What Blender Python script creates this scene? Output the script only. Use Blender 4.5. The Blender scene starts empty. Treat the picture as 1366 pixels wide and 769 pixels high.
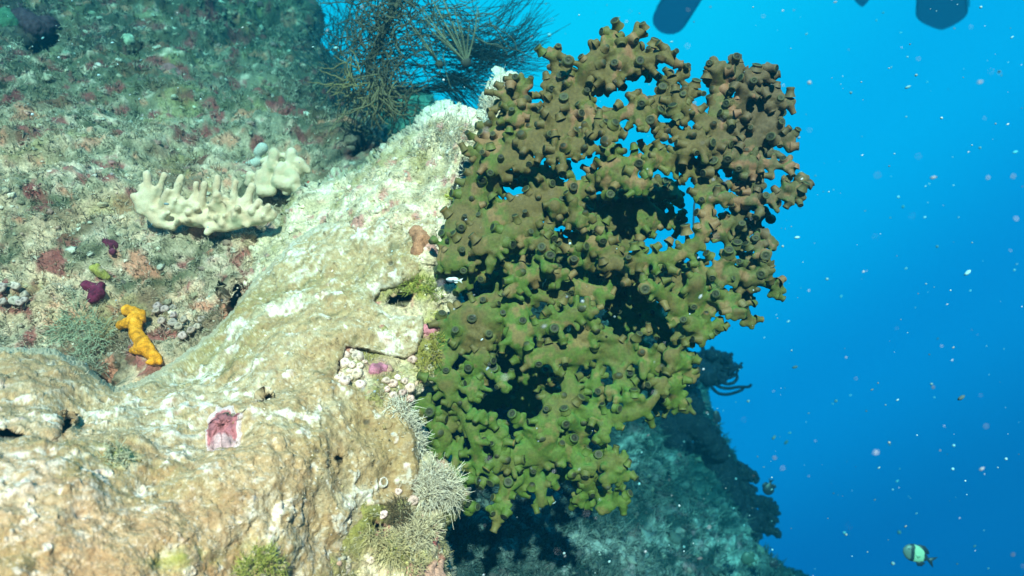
import bpy, bmesh, math, random
import numpy as np
from mathutils import Vector, Matrix, Euler

random.seed(7); rng = np.random.default_rng(7)
R = math.radians
scene = bpy.context.scene
col = scene.collection

# ------------------------------------------------------------------ camera
cam_d = bpy.data.cameras.new("camera"); cam = bpy.data.objects.new("camera", cam_d); col.objects.link(cam)
cam_d.lens = 24; cam_d.sensor_width = 36; cam_d.clip_start = 0.01; cam_d.clip_end = 200
cam.location = (0, 0, 0); cam.rotation_euler = (R(90), 0, 0)
cam_d.dof.use_dof = True; cam_d.dof.focus_distance = 0.93; cam_d.dof.aperture_fstop = 5.0
scene.camera = cam

# ------------------------------------------------------------------ light field under water
world = bpy.data.worlds.new("World"); scene.world = world; world.use_nodes = True
wt = world.node_tree; wt.nodes.clear()
wo = wt.nodes.new('ShaderNodeOutputWorld'); bg = wt.nodes.new('ShaderNodeBackground')
tc = wt.nodes.new('ShaderNodeTexCoord'); dp = wt.nodes.new('ShaderNodeVectorMath'); dp.operation = 'DOT_PRODUCT'
dp.inputs[1].default_value = (-0.348, 0.497, 0.795)       # towards the bright surface above
mr = wt.nodes.new('ShaderNodeMapRange'); mr.inputs['From Min'].default_value = -1; mr.inputs['From Max'].default_value = 1
cr = wt.nodes.new('ShaderNodeValToRGB'); cr.color_ramp.interpolation = 'EASE'
stops = [(-1, (0, .0010, .0025)), (-.35, (0, .003, .011)), (0.0, (0, .060, .19)), (.2, (0, .115, .29)), (.43, (0, .205, .385)), (.73, (.004, .30, .425)), (1.0, (.01, .28, .39))]
el = cr.color_ramp.elements
while len(el) < len(stops): el.new(.5)
for e, (p, c) in zip(el, stops): e.position = (p+1)/2; e.color = (*c, 1)
bg.inputs['Strength'].default_value = 1.0
wt.links.new(tc.outputs['Generated'], dp.inputs[0]); wt.links.new(dp.outputs['Value'], mr.inputs['Value'])
wt.links.new(mr.outputs['Result'], cr.inputs['Fac']); wt.links.new(cr.outputs['Color'], bg.inputs['Color']); wt.links.new(bg.outputs[0], wo.inputs['Surface'])

sun_d = bpy.data.lights.new("sun", 'SUN'); sun = bpy.data.objects.new("sun", sun_d); col.objects.link(sun)
sun_d.energy = 5.0; sun_d.angle = R(0.8); sun_d.color = (1.0, .57, .46)
sun_from = Vector((0.06, -0.86, 0.50)).normalized()          # light arrives from here
sun.rotation_euler = sun_from.to_track_quat('Z', 'Y').to_euler()

vs = scene.view_settings; vs.view_transform = 'Standard'; vs.look = 'None'; vs.gamma = 1; vs.exposure = 1.4
scene.cycles.max_bounces = 6; scene.cycles.diffuse_bounces = 2; scene.cycles.volume_bounces = 0; scene.cycles.transparent_max_bounces = 4
scene.cycles.use_denoising = True

# ------------------------------------------------------------------ helpers
K = 24/36*1366
def P(px, py, d):
    return ((px-683)/K*d, d, (384.5-py)/K*d)

def tag(o, label=None, cat=None, group=None, kind=None):
    if label: o['label'] = label
    if cat: o['category'] = cat
    if group: o['group'] = group
    if kind: o['kind'] = kind
    return o
def empty(name, loc):
    o = bpy.data.objects.new(name, None); col.objects.link(o); o.location = loc; o.empty_display_size = .02
    return o

_perm = rng.permutation(256).astype(np.int64); _perm = np.concatenate([_perm, _perm])
_grad = rng.normal(size=(256, 3)); _grad /= np.linalg.norm(_grad, axis=1, keepdims=True)
def pn(p):
    p = np.asarray(p, float); i = np.floor(p).astype(np.int64); f = p - i; u = f*f*f*(f*(f*6-15)+10); i &= 255
    out = 0
    for dx in (0, 1):
        wx = u[:, 0] if dx else 1-u[:, 0]
        for dy in (0, 1):
            wy = u[:, 1] if dy else 1-u[:, 1]
            for dz in (0, 1):
                wz = u[:, 2] if dz else 1-u[:, 2]
                h = _perm[_perm[_perm[(i[:, 0]+dx) & 255] + ((i[:, 1]+dy) & 255)] + ((i[:, 2]+dz) & 255)]
                g = _grad[h]
                out = out + wx*wy*wz*((f[:, 0]-dx)*g[:, 0] + (f[:, 1]-dy)*g[:, 1] + (f[:, 2]-dz)*g[:, 2])
    return out*1.6
def fbm(p, s, o=4, off=0., gain=.5, ridged=False):
    r = 0; a = 1; t = 0
    for k in range(o):
        n = pn(p*s*(2.03**k)+off+k*17.3)
        if ridged: n = 1-2*np.abs(n)
        r = r+a*n; t += a; a *= gain
    return r/t
_hr = rng.random((256, 3)) 
def worley(p, s, off=0.):
    p = np.asarray(p)*s+off; i = np.floor(p).astype(np.int64); f = p-i
    best = np.full(len(p), 9.); bid = np.zeros(len(p), np.int64)
    for dx in (-1, 0, 1):
        for dy in (-1, 0, 1):
            for dz in (-1, 0, 1):
                h = _perm[_perm[_perm[(i[:, 0]+dx) & 255] + ((i[:, 1]+dy) & 255)] + ((i[:, 2]+dz) & 255)]
                d = np.linalg.norm(np.array([dx, dy, dz])+_hr[h]-f, axis=1)
                m = d < best; best[m] = d[m]; bid[m] = h[m]
    return best, bid
def ss(x, a, b):
    t = np.clip((x-a)/(b-a), 0, 1); return t*t*(3-2*t)
def mixc(c, c2, f):
    f = np.clip(f, 0, 1)[:, None]; return c*(1-f)+np.asarray(c2)*f

def polydist(px, py, poly):
    """signed px distance to a polygon, positive inside"""
    q = np.stack([px, py], 1); n = len(poly); best = np.full(len(q), 1e9); ins = np.zeros(len(q), bool)
    for k in range(n):
        a = np.array(poly[k], float); b = np.array(poly[(k+1) % n], float); ab = b-a
        t = np.clip(((q-a)@ab)/max(ab@ab, 1e-9), 0, 1)
        best = np.minimum(best, np.linalg.norm(q-(a+t[:, None]*ab), axis=1))
        c = ((a[1] > q[:, 1]) != (b[1] > q[:, 1]))
        xx = (b[0]-a[0])*(q[:, 1]-a[1])/((b[1]-a[1]) if b[1] != a[1] else 1e-9)+a[0]
        ins ^= c & (q[:, 0] < xx)
    return np.where(ins, best, -best)

def tps(ctrl):
    c = np.array(ctrl, float); X = c[:, :2]/500; n = len(c)
    def U(r2): return np.where(r2 > 0, r2*np.log(np.maximum(r2, 1e-12)), 0)
    d2 = ((X[:, None]-X[None])**2).sum(-1)
    A = np.zeros((n+3, n+3)); A[:n, :n] = U(d2)+np.eye(n)*.02; A[:n, n] = 1; A[:n, n+1:] = X; A[n, :n] = 1; A[n+1:, :n] = X.T
    w = np.linalg.solve(A, np.concatenate([c[:, 2], [0, 0, 0]]))
    def f(px, py):
        Q = np.stack([px, py], 1)/500; r2 = ((Q[:, None]-X[None])**2).sum(-1)
        return U(r2)@w[:n]+w[n]+Q@w[n+1:]
    return f

def mesh_from(name, V, F, mat, parent=None, C=None, smooth=True):
    me = bpy.data.meshes.new(name)
    V = np.asarray(V, np.float32); F = np.asarray(F, np.int32)
    k = F.shape[1]
    me.vertices.add(len(V)); me.vertices.foreach_set('co', V.ravel())
    me.loops.add(F.size); me.loops.foreach_set('vertex_index', F.ravel())
    me.polygons.add(len(F)); me.polygons.foreach_set('loop_start', np.arange(0, F.size, k, dtype=np.int32))
    me.polygons.foreach_set('loop_total', np.full(len(F), k, np.int32))
    me.update(calc_edges=True); me.validate()
    if smooth: me.polygons.foreach_set('use_smooth', np.ones(len(me.polygons), bool))
    if C is not None: setcol(me, C)
    if mat: me.materials.append(mat)
    o = bpy.data.objects.new(name, me); col.objects.link(o)
    if parent: o.parent = parent; o.matrix_parent_inverse = Matrix.Translation(-Vector(parent.location))
    return o
def setcol(me, C):
    a = me.color_attributes.new('tint', 'FLOAT_COLOR', 'POINT')
    C4 = np.ones((len(C), 4), np.float32); C4[:, :3] = np.clip(C, 0, 1); a.data.foreach_set('color', C4.ravel())

class Geo:
    """collects vertices, faces (quads; triangles repeat a vertex via fan) and tints"""
    def __init__(s): s.V = []; s.F = []; s.C = []; s.n = 0
    def add(s, V, F, C):
        V = np.asarray(V, float); F = np.asarray(F, int)
        s.V.append(V); s.F.append(F+s.n); s.n += len(V)
        C = np.asarray(C, float); s.C.append(np.tile(C, (len(V), 1)) if C.ndim == 1 else C)
    def build(s, name, mat, parent=None, smooth=True):
        V = np.concatenate(s.V); C = np.concatenate(s.C)
        F = []
        for f in s.F:
            if f.shape[1] == 4: F.append(np.stack([f[:, 0], f[:, 1], f[:, 2]], 1)); F.append(np.stack([f[:, 0], f[:, 2], f[:, 3]], 1))
            else: F.append(f)
        return mesh_from(name, V, np.concatenate(F), mat, parent, C, smooth)

def _ico(sub):
    bm = bmesh.new(); bmesh.ops.create_icosphere(bm, subdivisions=sub, radius=1)
    V = np.array([v.co[:] for v in bm.verts]); F = np.array([[v.index for v in f.verts] for f in bm.faces]); bm.free(); return V, F
ICO = {k: _ico(k) for k in (1, 2, 3, 4)}

def frame_of(n):
    n = np.asarray(n, float); n = n/np.linalg.norm(n)
    a = np.array([0, 0, 1.]) if abs(n[2]) < .9 else np.array([1., 0, 0])
    u = np.cross(a, n); u /= np.linalg.norm(u); v = np.cross(n, u)
    return u, v, n
def tube(g, pts, rad, C, seg=6, cap=True):
    pts = np.asarray(pts, float); n = len(pts); rad = np.broadcast_to(rad, (n,)).astype(float)
    t = np.gradient(pts, axis=0); t /= np.linalg.norm(t, axis=1, keepdims=True)+1e-12
    u, v, _ = frame_of(t[0]); V = []
    a = np.arange(seg)*2*math.pi/seg
    for i in range(n):
        u = u-t[i]*(u@t[i]); u /= np.linalg.norm(u)+1e-12; v = np.cross(t[i], u)
        V.append(pts[i]+rad[i]*(np.cos(a)[:, None]*u+np.sin(a)[:, None]*v))
    V = np.concatenate(V)
    i = np.arange(n-1)[:, None]*seg; j = np.arange(seg)[None]; j2 = (j+1) % seg
    F = np.stack([i+j, i+j2, i+seg+j2, i+seg+j], -1).reshape(-1, 4)
    C = np.asarray(C, float)
    if C.ndim == 2: C = np.repeat(C, seg, axis=0)
    g.add(V, F, C)
    if cap:
        for k, base in ((0, 0), (n-1, (n-1)*seg)):
            ring = V[base:base+seg]; cen = ring.mean(0)+(t[k]*(1 if k else -1))*rad[k]*.5
            cc = C[base:base+1] if C.ndim == 2 else C[None]
            F2 = np.array([[q, (q+1) % seg, seg] for q in range(seg)]) if k else np.array([[(q+1) % seg, q, seg] for q in range(seg)])
            g.add(np.vstack([ring, cen]), F2, np.repeat(cc, seg+1, axis=0))
def lathe(g, base, n, prof, C, seg=12, squash=1., bend=None):
    """prof: list of (r, h); C: list of tints per ring"""
    u, v, n = frame_of(n); a = np.arange(seg)*2*math.pi/seg+rng.random()*6
    V = []; CC = []
    for (r, h), c in zip(prof, C):
        cen = base+n*h + (0 if bend is None else bend*h*h)
        V.append(cen+r*(np.cos(a)[:, None]*u+squash*np.sin(a)[:, None]*v)); CC.append(np.tile(c, (seg, 1)))
    m = len(prof); V = np.concatenate(V); CC = np.concatenate(CC)
    i = np.arange(m-1)[:, None]*seg; j = np.arange(seg)[None]; j2 = (j+1) % seg
    F = np.stack([i+j, i+j2, i+seg+j2, i+seg+j], -1).reshape(-1, 4)
    g.add(V, F, CC)
def blob(g, c, r, C, sub=2, rough=.25, scale=None, nrm=None):
    V, F = ICO[sub]; V = V.copy()
    k = 1+rough*pn(V*1.7+rng.random(3)*50)
    V = V*k[:, None]
    if scale is not None: V = V*np.asarray(scale)
    if nrm is not None:
        u, v, n = frame_of(nrm); V = V@np.stack([u, v, n])
    g.add(np.asarray(c)+V*r, F, C)

# ------------------------------------------------------------------ materials
def mat(name, rough=.75, bump=((60, .3), (400, .15)), speck=None, var=.25, spec=.25, dist=.002, sss=0., const=None, vscale=300):
    m = bpy.data.materials.new(name); m.use_nodes = True; t = m.node_tree; t.nodes.clear(); N = t.nodes; L = t.links
    out = N.new('ShaderNodeOutputMaterial'); b = N.new('ShaderNodeBsdfPrincipled'); L.new(b.outputs[0], out.inputs[0])
    b.inputs['Roughness'].default_value = rough; b.inputs['Specular IOR Level'].default_value = spec
    g = N.new('ShaderNodeNewGeometry')
    if const is None:
        at = N.new('ShaderNodeAttribute'); at.attribute_name = 'tint'; base = at.outputs['Color']
    else:
        rg = N.new('ShaderNodeRGB'); rg.outputs[0].default_value = (*const, 1); base = rg.outputs[0]
    nz = N.new('ShaderNodeTexNoise'); nz.inputs['Scale'].default_value = vscale; nz.inputs['Detail'].default_value = 5; nz.inputs['Roughness'].default_value = .65
    L.new(g.outputs['Position'], nz.inputs['Vector'])
    r = N.new('ShaderNodeMapRange'); r.inputs['From Min'].default_value = .3; r.inputs['From Max'].default_value = .7
    r.inputs['To Min'].default_value = 1-var; r.inputs['To Max'].default_value = 1+var; L.new(nz.outputs['Fac'], r.inputs['Value'])
    mx = N.new('ShaderNodeMix'); mx.data_type = 'RGBA'; mx.blend_type = 'MULTIPLY'; mx.inputs['Factor'].default_value = 1
    L.new(base, mx.inputs['A']); L.new(r.outputs[0], mx.inputs['B']); c = mx.outputs['Result']
    for (sc_, thr, cc) in (speck or []):
        vz = N.new('ShaderNodeTexNoise'); vz.inputs['Scale'].default_value = sc_; vz.inputs['Detail'].default_value = 3; vz.inputs['Roughness'].default_value = .7
        L.new(g.outputs['Position'], vz.inputs['Vector'])
        r2 = N.new('ShaderNodeMapRange'); r2.inputs['From Min'].default_value = thr; r2.inputs['From Max'].default_value = thr+.07
        L.new(vz.outputs['Fac'], r2.inputs['Value'])
        m2 = N.new('ShaderNodeMix'); m2.data_type = 'RGBA'; L.new(r2.outputs[0], m2.inputs['Factor']); L.new(c, m2.inputs['A']); m2.inputs['B'].default_value = (*cc, 1)
        c = m2.outputs['Result']
    L.new(c, b.inputs['Base Color'])
    h = None
    for (sc_, st) in bump:
        n2 = N.new('ShaderNodeTexNoise'); n2.inputs['Scale'].default_value = sc_; n2.inputs['Detail'].default_value = 6; n2.inputs['Roughness'].default_value = .6
        L.new(g.outputs['Position'], n2.inputs['Vector'])
        mm = N.new('ShaderNodeMath'); mm.operation = 'MULTIPLY'; mm.inputs[1].default_value = st; L.new(n2.outputs['Fac'], mm.inputs[0])
        if h is None: h = mm.outputs[0]
        else:
            ad = N.new('ShaderNodeMath'); ad.operation = 'ADD'; L.new(h, ad.inputs[0]); L.new(mm.outputs[0], ad.inputs[1]); h = ad.outputs[0]
    if h is not None:
        bp = N.new('ShaderNodeBump'); bp.inputs['Distance'].default_value = dist; bp.inputs['Strength'].default_value = 1; L.new(h, bp.inputs['Height']); L.new(bp.outputs[0], b.inputs['Normal'])
    if sss: b.inputs['Subsurface Weight'].default_value = sss; b.inputs['Subsurface Radius'].default_value = (.004, .004, .002)
    return m
M_rock = mat('encrusted_rock', .8, ((80, 1.), (500, .5)), [(900, .66, (.75, .74, .66)), (420, .67, (.06, .07, .05))], .4, .2, .006, vscale=250)
M_bould = mat('brown_encrusting_coral', .7, ((120, .8), (700, .4)), [(650, .665, (.85, .82, .72)), (260, .70, (.10, .09, .05))], .28, .35, .003, vscale=160)
M_far = mat('shaded_reef_rock', .85, ((30, 1.), (180, .6)), [(300, .64, (.55, .55, .48)), (150, .66, (.04, .05, .04))], .5, .1, .014, vscale=90)
M_coral = mat('tube_coral_tissue', .62, ((250, .5), (1200, .4)), [(1300, .70, (.34, .32, .22))], .30, .3, .0016, vscale=260)
M_soft = mat('leather_coral_tissue', .75, ((300, .5), (1500, .5)), None, .16, .2, .0015, vscale=900, sss=0)
M_tint = mat('soft_growth', .8, ((350, .7), (1200, .5)), [(800, .68, (.12, .08, .05))], .35, .2, .0022, vscale=500)
M_hair = mat('fine_filaments', .8, (), None, .15, .1, vscale=300)

# ------------------------------------------------------------------ reef bodies as real relief surfaces
class Body:
    def __init__(s, name, poly, ctrl, step, mat_, disp, colf, edge_w=28, edge_r=.05, jag=5, jag_s=1/14., back=.035, over=8, pits=(), parent=None):
        poly = np.array(poly, float); x0, y0 = poly.min(0)-over-2; x1, y1 = poly.max(0)+over+2
        nx = int((x1-x0)/step)+1; ny = int((y1-y0)/step)+1
        gx = x0+np.arange(nx)*step; gy = y0+np.arange(ny)*step
        X, Y = np.meshgrid(gx, gy); px = X.ravel(); py = Y.ravel()
        q = np.stack([px, py, np.zeros_like(px)], 1)
        s0 = polydist(px, py, poly)+jag*fbm(q, jag_s, 4, 3.3)
        f = tps(ctrl); d = f(px, py)
        sc_ = d
        e = np.clip(s0/edge_w, 0, 1); d = d+edge_r*sc_*(1-np.sqrt(np.clip(1-(1-e)**2, 0, 1)))
        d = d+np.clip(-s0, 0, over)*back*sc_
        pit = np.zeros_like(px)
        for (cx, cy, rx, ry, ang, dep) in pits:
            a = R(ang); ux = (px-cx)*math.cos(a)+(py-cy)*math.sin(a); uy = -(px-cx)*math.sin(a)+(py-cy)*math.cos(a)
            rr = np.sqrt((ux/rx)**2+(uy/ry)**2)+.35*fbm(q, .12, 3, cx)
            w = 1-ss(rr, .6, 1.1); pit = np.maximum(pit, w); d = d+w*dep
        pos = np.stack([(px-683)/K*d, d, (384.5-py)/K*d], 1)
        G = pos.reshape(ny, nx, 3); tx = np.gradient(G, axis=1); ty = np.gradient(G, axis=0)
        nr = np.cross(tx, ty); nr /= np.linalg.norm(nr, axis=2, keepdims=True)+1e-12; nr = nr.reshape(-1, 3)
        nr = -nr
        h, info = disp(pos, px, py, s0, d)
        h = h*(1-pit)
        pos = pos+nr*h[:, None]
        C = colf(pos, px, py, s0, h, info)
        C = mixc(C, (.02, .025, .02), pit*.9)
        keep = s0 > -over
        k = keep.reshape(ny, nx); idx = np.arange(nx*ny).reshape(ny, nx)
        cell = k[:-1, :-1] & k[1:, :-1] & k[:-1, 1:] & k[1:, 1:]
        F = np.stack([idx[:-1, :-1][cell], idx[1:, :-1][cell], idx[1:, 1:][cell], idx[:-1, 1:][cell]], 1)
        used = np.unique(F); rm = -np.ones(nx*ny, int); rm[used] = np.arange(len(used))
        s.obj = mesh_from(name, pos[used], rm[F], mat_, parent, C[used])
        s.pos = pos.reshape(ny, nx, 3); s.nr = nr.reshape(ny, nx, 3); s.s0 = s0.reshape(ny, nx); s.x0, s.y0, s.step, s.nx, s.ny = x0, y0, step, nx, ny
        s.C = C.reshape(ny, nx, 3); s.pit = pit.reshape(ny, nx)
    def at(s, px, py):
        i = int(np.clip(round((px-s.x0)/s.step), 0, s.nx-1)); j = int(np.clip(round((py-s.y0)/s.step), 0, s.ny-1))
        return s.pos[j, i].copy(), s.nr[j, i].copy()
    def sample(s, n, cond=None):
        out = []
        while len(out) < n:
            i = random.randrange(s.nx); j = random.randrange(s.ny)
            if s.s0[j, i] < 1 or s.pit[j, i] > .3: continue
            px = s.x0+i*s.step; py = s.y0+j*s.step
            if px < -45 or px > 1400 or py < -40 or py > 800: continue
            if cond and not cond(px, py): continue
            out.append((s.pos[j, i], s.nr[j, i], px, py, s.C[j, i]))
        return out

def streak(p, k=3.):
    """coordinates stretched along the up-right diagonal of the slope"""
    a = np.array([.8, .25, .55]); a /= np.linalg.norm(a)
    q = p@a; return p-np.outer(q, a)*(1-1/k)

# --- far rear slope on the right, behind the tube coral
def disp_far(p, px, py, s0, d):
    a = fbm(p, 3.2, 3, 5)*.10; b, bid = worley(p, 9, 2.); c = fbm(p, 22, 4, 8, ridged=True)
    b2, _ = worley(p, 26, 5.); k = ss(s0, -6, 22)*.75+.25
    return (a*k+(.6-b)*.060*k+(.5-b2)*.022*k+c*.010*k+fbm(p, 110, 3, 1)*.004*k)*np.clip(d/1.8, .6, 1.4), (b, bid)
def col_far(p, px, py, s0, h, info):
    n1 = fbm(p, 5, 4, 11); n2 = fbm(streak(p), 26, 4, 21); n3 = fbm(p, 14, 3, 31)
    C = np.tile((.014, .040, .042), (len(p), 1)).astype(float)  # base tint kept dark to stand in for light fading with distance
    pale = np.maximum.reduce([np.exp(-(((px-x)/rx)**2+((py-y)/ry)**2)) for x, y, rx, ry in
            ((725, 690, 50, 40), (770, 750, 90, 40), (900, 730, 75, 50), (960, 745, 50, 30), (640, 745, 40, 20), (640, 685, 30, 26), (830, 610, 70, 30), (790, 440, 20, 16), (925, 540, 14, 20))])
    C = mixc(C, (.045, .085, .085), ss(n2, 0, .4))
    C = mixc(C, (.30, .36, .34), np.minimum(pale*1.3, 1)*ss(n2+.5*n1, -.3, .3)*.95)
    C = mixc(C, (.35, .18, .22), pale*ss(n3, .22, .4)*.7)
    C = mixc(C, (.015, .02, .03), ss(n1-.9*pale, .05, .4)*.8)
    return C
slope_poly = [(500, 330), (640, 350), (760, 372), (850, 400), (893, 425), (908, 452), (915, 490), (936, 520), (941, 560), (957, 590), (985, 632), (1000, 690), (1006, 735), (1040, 758), (1075, 775), (1140, 810), (1180, 980), (500, 980)]
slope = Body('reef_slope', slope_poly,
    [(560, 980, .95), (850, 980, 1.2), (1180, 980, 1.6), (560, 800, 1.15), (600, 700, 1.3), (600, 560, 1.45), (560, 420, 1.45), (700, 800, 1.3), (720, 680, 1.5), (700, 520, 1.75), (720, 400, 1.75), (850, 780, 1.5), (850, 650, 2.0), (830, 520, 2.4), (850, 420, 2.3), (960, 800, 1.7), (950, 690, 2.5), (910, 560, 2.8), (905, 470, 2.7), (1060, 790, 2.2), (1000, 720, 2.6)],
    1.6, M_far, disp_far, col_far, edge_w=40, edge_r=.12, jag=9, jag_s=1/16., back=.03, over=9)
tag(slope.obj, kind='structure')

# --- upper left reef wall
def disp_wall(p, px, py, s0, d):
    a = fbm(streak(p, 1.8), 3.0, 3, 15)*.11; b, bid = worley(streak(p, 1.5), 14, 12.); c = fbm(streak(p, 3.), 20, 5, 18, ridged=True)
    b2, _ = worley(p, 42, 15.); k = ss(s0, -6, 26)*.8+.2; b3, _ = worley(streak(p, 1.4), 6, 3.)
    return (a+(.6-b)*.036+(.5-b2)*.016+(.6-b3)*.06+c*.020+fbm(p, 160, 3, 4)*.004)*k, (b, bid)
def col_wall(p, px, py, s0, h, info):
    n1 = fbm(streak(p, 2.), 5, 4, 41); n2 = fbm(streak(p, 2.5), 34, 5, 51, gain=.65); n3 = fbm(p, 16, 3, 61); n4 = fbm(p, 9, 3, 71)
    up = 1-ss(py-.12*px, 20, 260)  # weight for darkening the colour towards the top, imitating light falloff
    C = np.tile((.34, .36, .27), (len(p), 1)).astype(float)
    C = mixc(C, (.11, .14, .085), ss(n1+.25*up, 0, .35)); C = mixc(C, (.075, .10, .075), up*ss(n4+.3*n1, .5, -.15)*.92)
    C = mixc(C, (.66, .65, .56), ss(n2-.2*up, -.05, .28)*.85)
    C = mixc(C, (.05, .07, .04), ss(-n2, .08, .38)*.85)
    low = ss(py, 130, 340)
    C = mixc(C, (.62, .52, .38), low*ss(n4+.6*n2, -.25, .3)*.8)
    C = mixc(C, (.22, .05, .06), ss(n3+.4*n2, .14, .30)*.85)
    C = mixc(C, (.10, .075, .04), ss(fbm(streak(p, 2.), 11, 4, 91)+.3*n2, .08, .30)*.75)
    C = mixc(C, (.30, .32, .14), ss(n4-.3*n2, .2, .4)*.45)
    C = mixc(C, (.50, .24, .17), ss(-n3+.3*n2, .25, .42)*.75)
    C = C*np.array((1.28, 1.0, .92))
    # light falloff painted into the corner's colour; crevice beside the ridge painted dark too
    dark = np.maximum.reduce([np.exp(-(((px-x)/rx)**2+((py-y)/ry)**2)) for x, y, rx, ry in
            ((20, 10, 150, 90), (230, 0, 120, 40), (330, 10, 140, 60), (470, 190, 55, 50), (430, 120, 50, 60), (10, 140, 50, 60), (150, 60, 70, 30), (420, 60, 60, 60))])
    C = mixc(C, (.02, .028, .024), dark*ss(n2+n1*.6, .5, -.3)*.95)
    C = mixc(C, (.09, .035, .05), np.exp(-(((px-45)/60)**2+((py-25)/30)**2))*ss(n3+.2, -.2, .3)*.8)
    return C
wall_poly = [(-420, -260), (452, -260), (428, -60), (402, -15), (426, 25), (418, 62), (446, 88), (450, 118), (478, 140), (505, 165), (518, 215), (540, 300), (540, 600), (-420, 600)]
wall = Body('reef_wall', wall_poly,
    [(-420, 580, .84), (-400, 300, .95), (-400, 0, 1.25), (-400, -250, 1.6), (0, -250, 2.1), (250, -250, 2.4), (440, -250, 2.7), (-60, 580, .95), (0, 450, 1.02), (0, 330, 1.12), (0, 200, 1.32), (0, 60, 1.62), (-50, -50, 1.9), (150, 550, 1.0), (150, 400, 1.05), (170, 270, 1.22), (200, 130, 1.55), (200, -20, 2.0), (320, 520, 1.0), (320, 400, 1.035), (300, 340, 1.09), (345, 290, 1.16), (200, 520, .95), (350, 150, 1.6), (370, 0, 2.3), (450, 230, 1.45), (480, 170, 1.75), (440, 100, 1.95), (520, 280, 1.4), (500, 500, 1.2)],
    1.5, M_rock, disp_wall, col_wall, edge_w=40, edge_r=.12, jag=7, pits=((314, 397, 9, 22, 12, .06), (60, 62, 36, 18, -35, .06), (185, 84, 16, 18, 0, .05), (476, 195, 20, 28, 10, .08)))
tag(wall.obj, kind='structure')

# --- teal mound beyond the wall
mound = Body('reef_mound', [(470, 150), (500, 135), (535, 128), (568, 132), (583, 150), (586, 185), (580, 240), (470, 260)],
    [(480, 150, 2.6), (580, 150, 2.6), (480, 250, 2.4), (580, 250, 2.4), (535, 180, 2.35)], 1.5, M_far, disp_far,
    lambda p, px, py, s0, h, i: mixc(mixc(np.tile((.08, .13, .10), (len(p), 1)), (.22, .30, .22), ss(fbm(p, 22, 4, 3), -.1, .4)), (.02, .03, .03), ss(-fbm(p, 9, 3, 5), .1, .4)), edge_w=30, edge_r=.15, jag=6)
tag(mound.obj, kind='structure')

b_ctrl = [(-360, 520, .68), (-360, 980, .42), (0, 980, .44), (300, 980, .52), (460, 980, .62), (-80, 500, .74), (0, 480, .80), (100, 500, .83), (250, 500, .88), (320, 430, .95), (360, 370, .99), (430, 320, 1.02), (560, 310, .965), (540, 400, .93), (450, 420, .915), (350, 500, .82), (540, 560, .86), (555, 650, .83), (470, 620, .78), (470, 760, .75), (300, 600, .69), (150, 600, .66), (300, 800, .60), (0, 600, .60), (-80, 840, .47), (100, 800, .52), (460, 840, .72)]
_bf = tps(b_ctrl)
# --- pale crusted ridge rock
def disp_ridge(p, px, py, s0, d):
    b, bid = worley(p, 26, 22.); c = fbm(p, 50, 4, 28, ridged=True)
    b2, _ = worley(p, 90, 12.)
    return fbm(p, 8, 3, 25)*.030+(.6-b)*.016+(.5-b2)*.0035+c*.003+fbm(p, 240, 3, 4)*.0018, (b, bid)
def col_ridge(p, px, py, s0, h, info):
    n1 = fbm(p, 14, 4, 141); n2 = fbm(p, 60, 5, 151, gain=.65); n3 = fbm(p, 34, 3, 161); n4 = fbm(p, 24, 3, 171)
    C = np.tile((.66, .58, .44), (len(p), 1)).astype(float)
    C = mixc(C, (.88, .83, .72), ss(n2+.4*n4, -.05, .3))
    C = mixc(C, (.34, .30, .18), ss(-n4, .05, .4)*.7)
    low = ss(py, 340, 400)
    C = mixc(C, (.30, .27, .10), ss(n1, .05-.25*low[0] if False else .08, .32)*.7)
    C = mixc(C, (.24, .26, .06), low*ss(n1+.4*n2, -.25, .2)*.8)
    C = mixc(C, (.55, .22, .24), ss(n3, .2, .36)*.75)
    C = mixc(C, (.30, .24, .16), ss(-n3, .22, .4)*.6)
    C = mixc(C, (.05, .05, .03), ss(-n2, .2, .42)*.8)
    yg = np.maximum.reduce([np.exp(-(((px-x)/rx)**2+((py-y)/ry)**2)) for x, y, rx, ry in ((602, 268, 9, 14), (560, 385, 24, 14), (585, 420, 16, 14), (535, 740, 30, 20), (575, 500, 18, 14))])
    C = mixc(C, (.42, .46, .05), yg*ss(n2, -.35, .15)*.95)
    C = mixc(C, (.92, .88, .78), (1-ss(s0, 3, 12))*ss(py, 640, 560)*ss(px, 540, 575)*.9)
    C = C*np.array((1.06, .98, .86))
    pk = np.maximum.reduce([np.exp(-(((px-x)/rx)**2+((py-y)/ry)**2)) for x, y, rx, ry in ((570, 440, 18, 8), (505, 488, 16, 10), (590, 436, 10, 7))])
    C = mixc(C, (.68, .28, .34), pk*ss(n2, -.3, .1))
    return C
ridge_poly = [(330, 330), (372, 300), (404, 266), (440, 246), (480, 232), (505, 215), (528, 192), (548, 180), (562, 160), (582, 153), (606, 153), (628, 157), (638, 178), (648, 156), (656, 132), (668, 110), (682, 108), (684, 140), (668, 172), (640, 200), (618, 226), (610, 262), (588, 300), (582, 345), (584, 383), (606, 388), (605, 425), (594, 470), (578, 510), (552, 536), (545, 560), (566, 600), (604, 630), (618, 660), (600, 690), (588, 720), (604, 760), (612, 980), (300, 980), (330, 500)]
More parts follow.
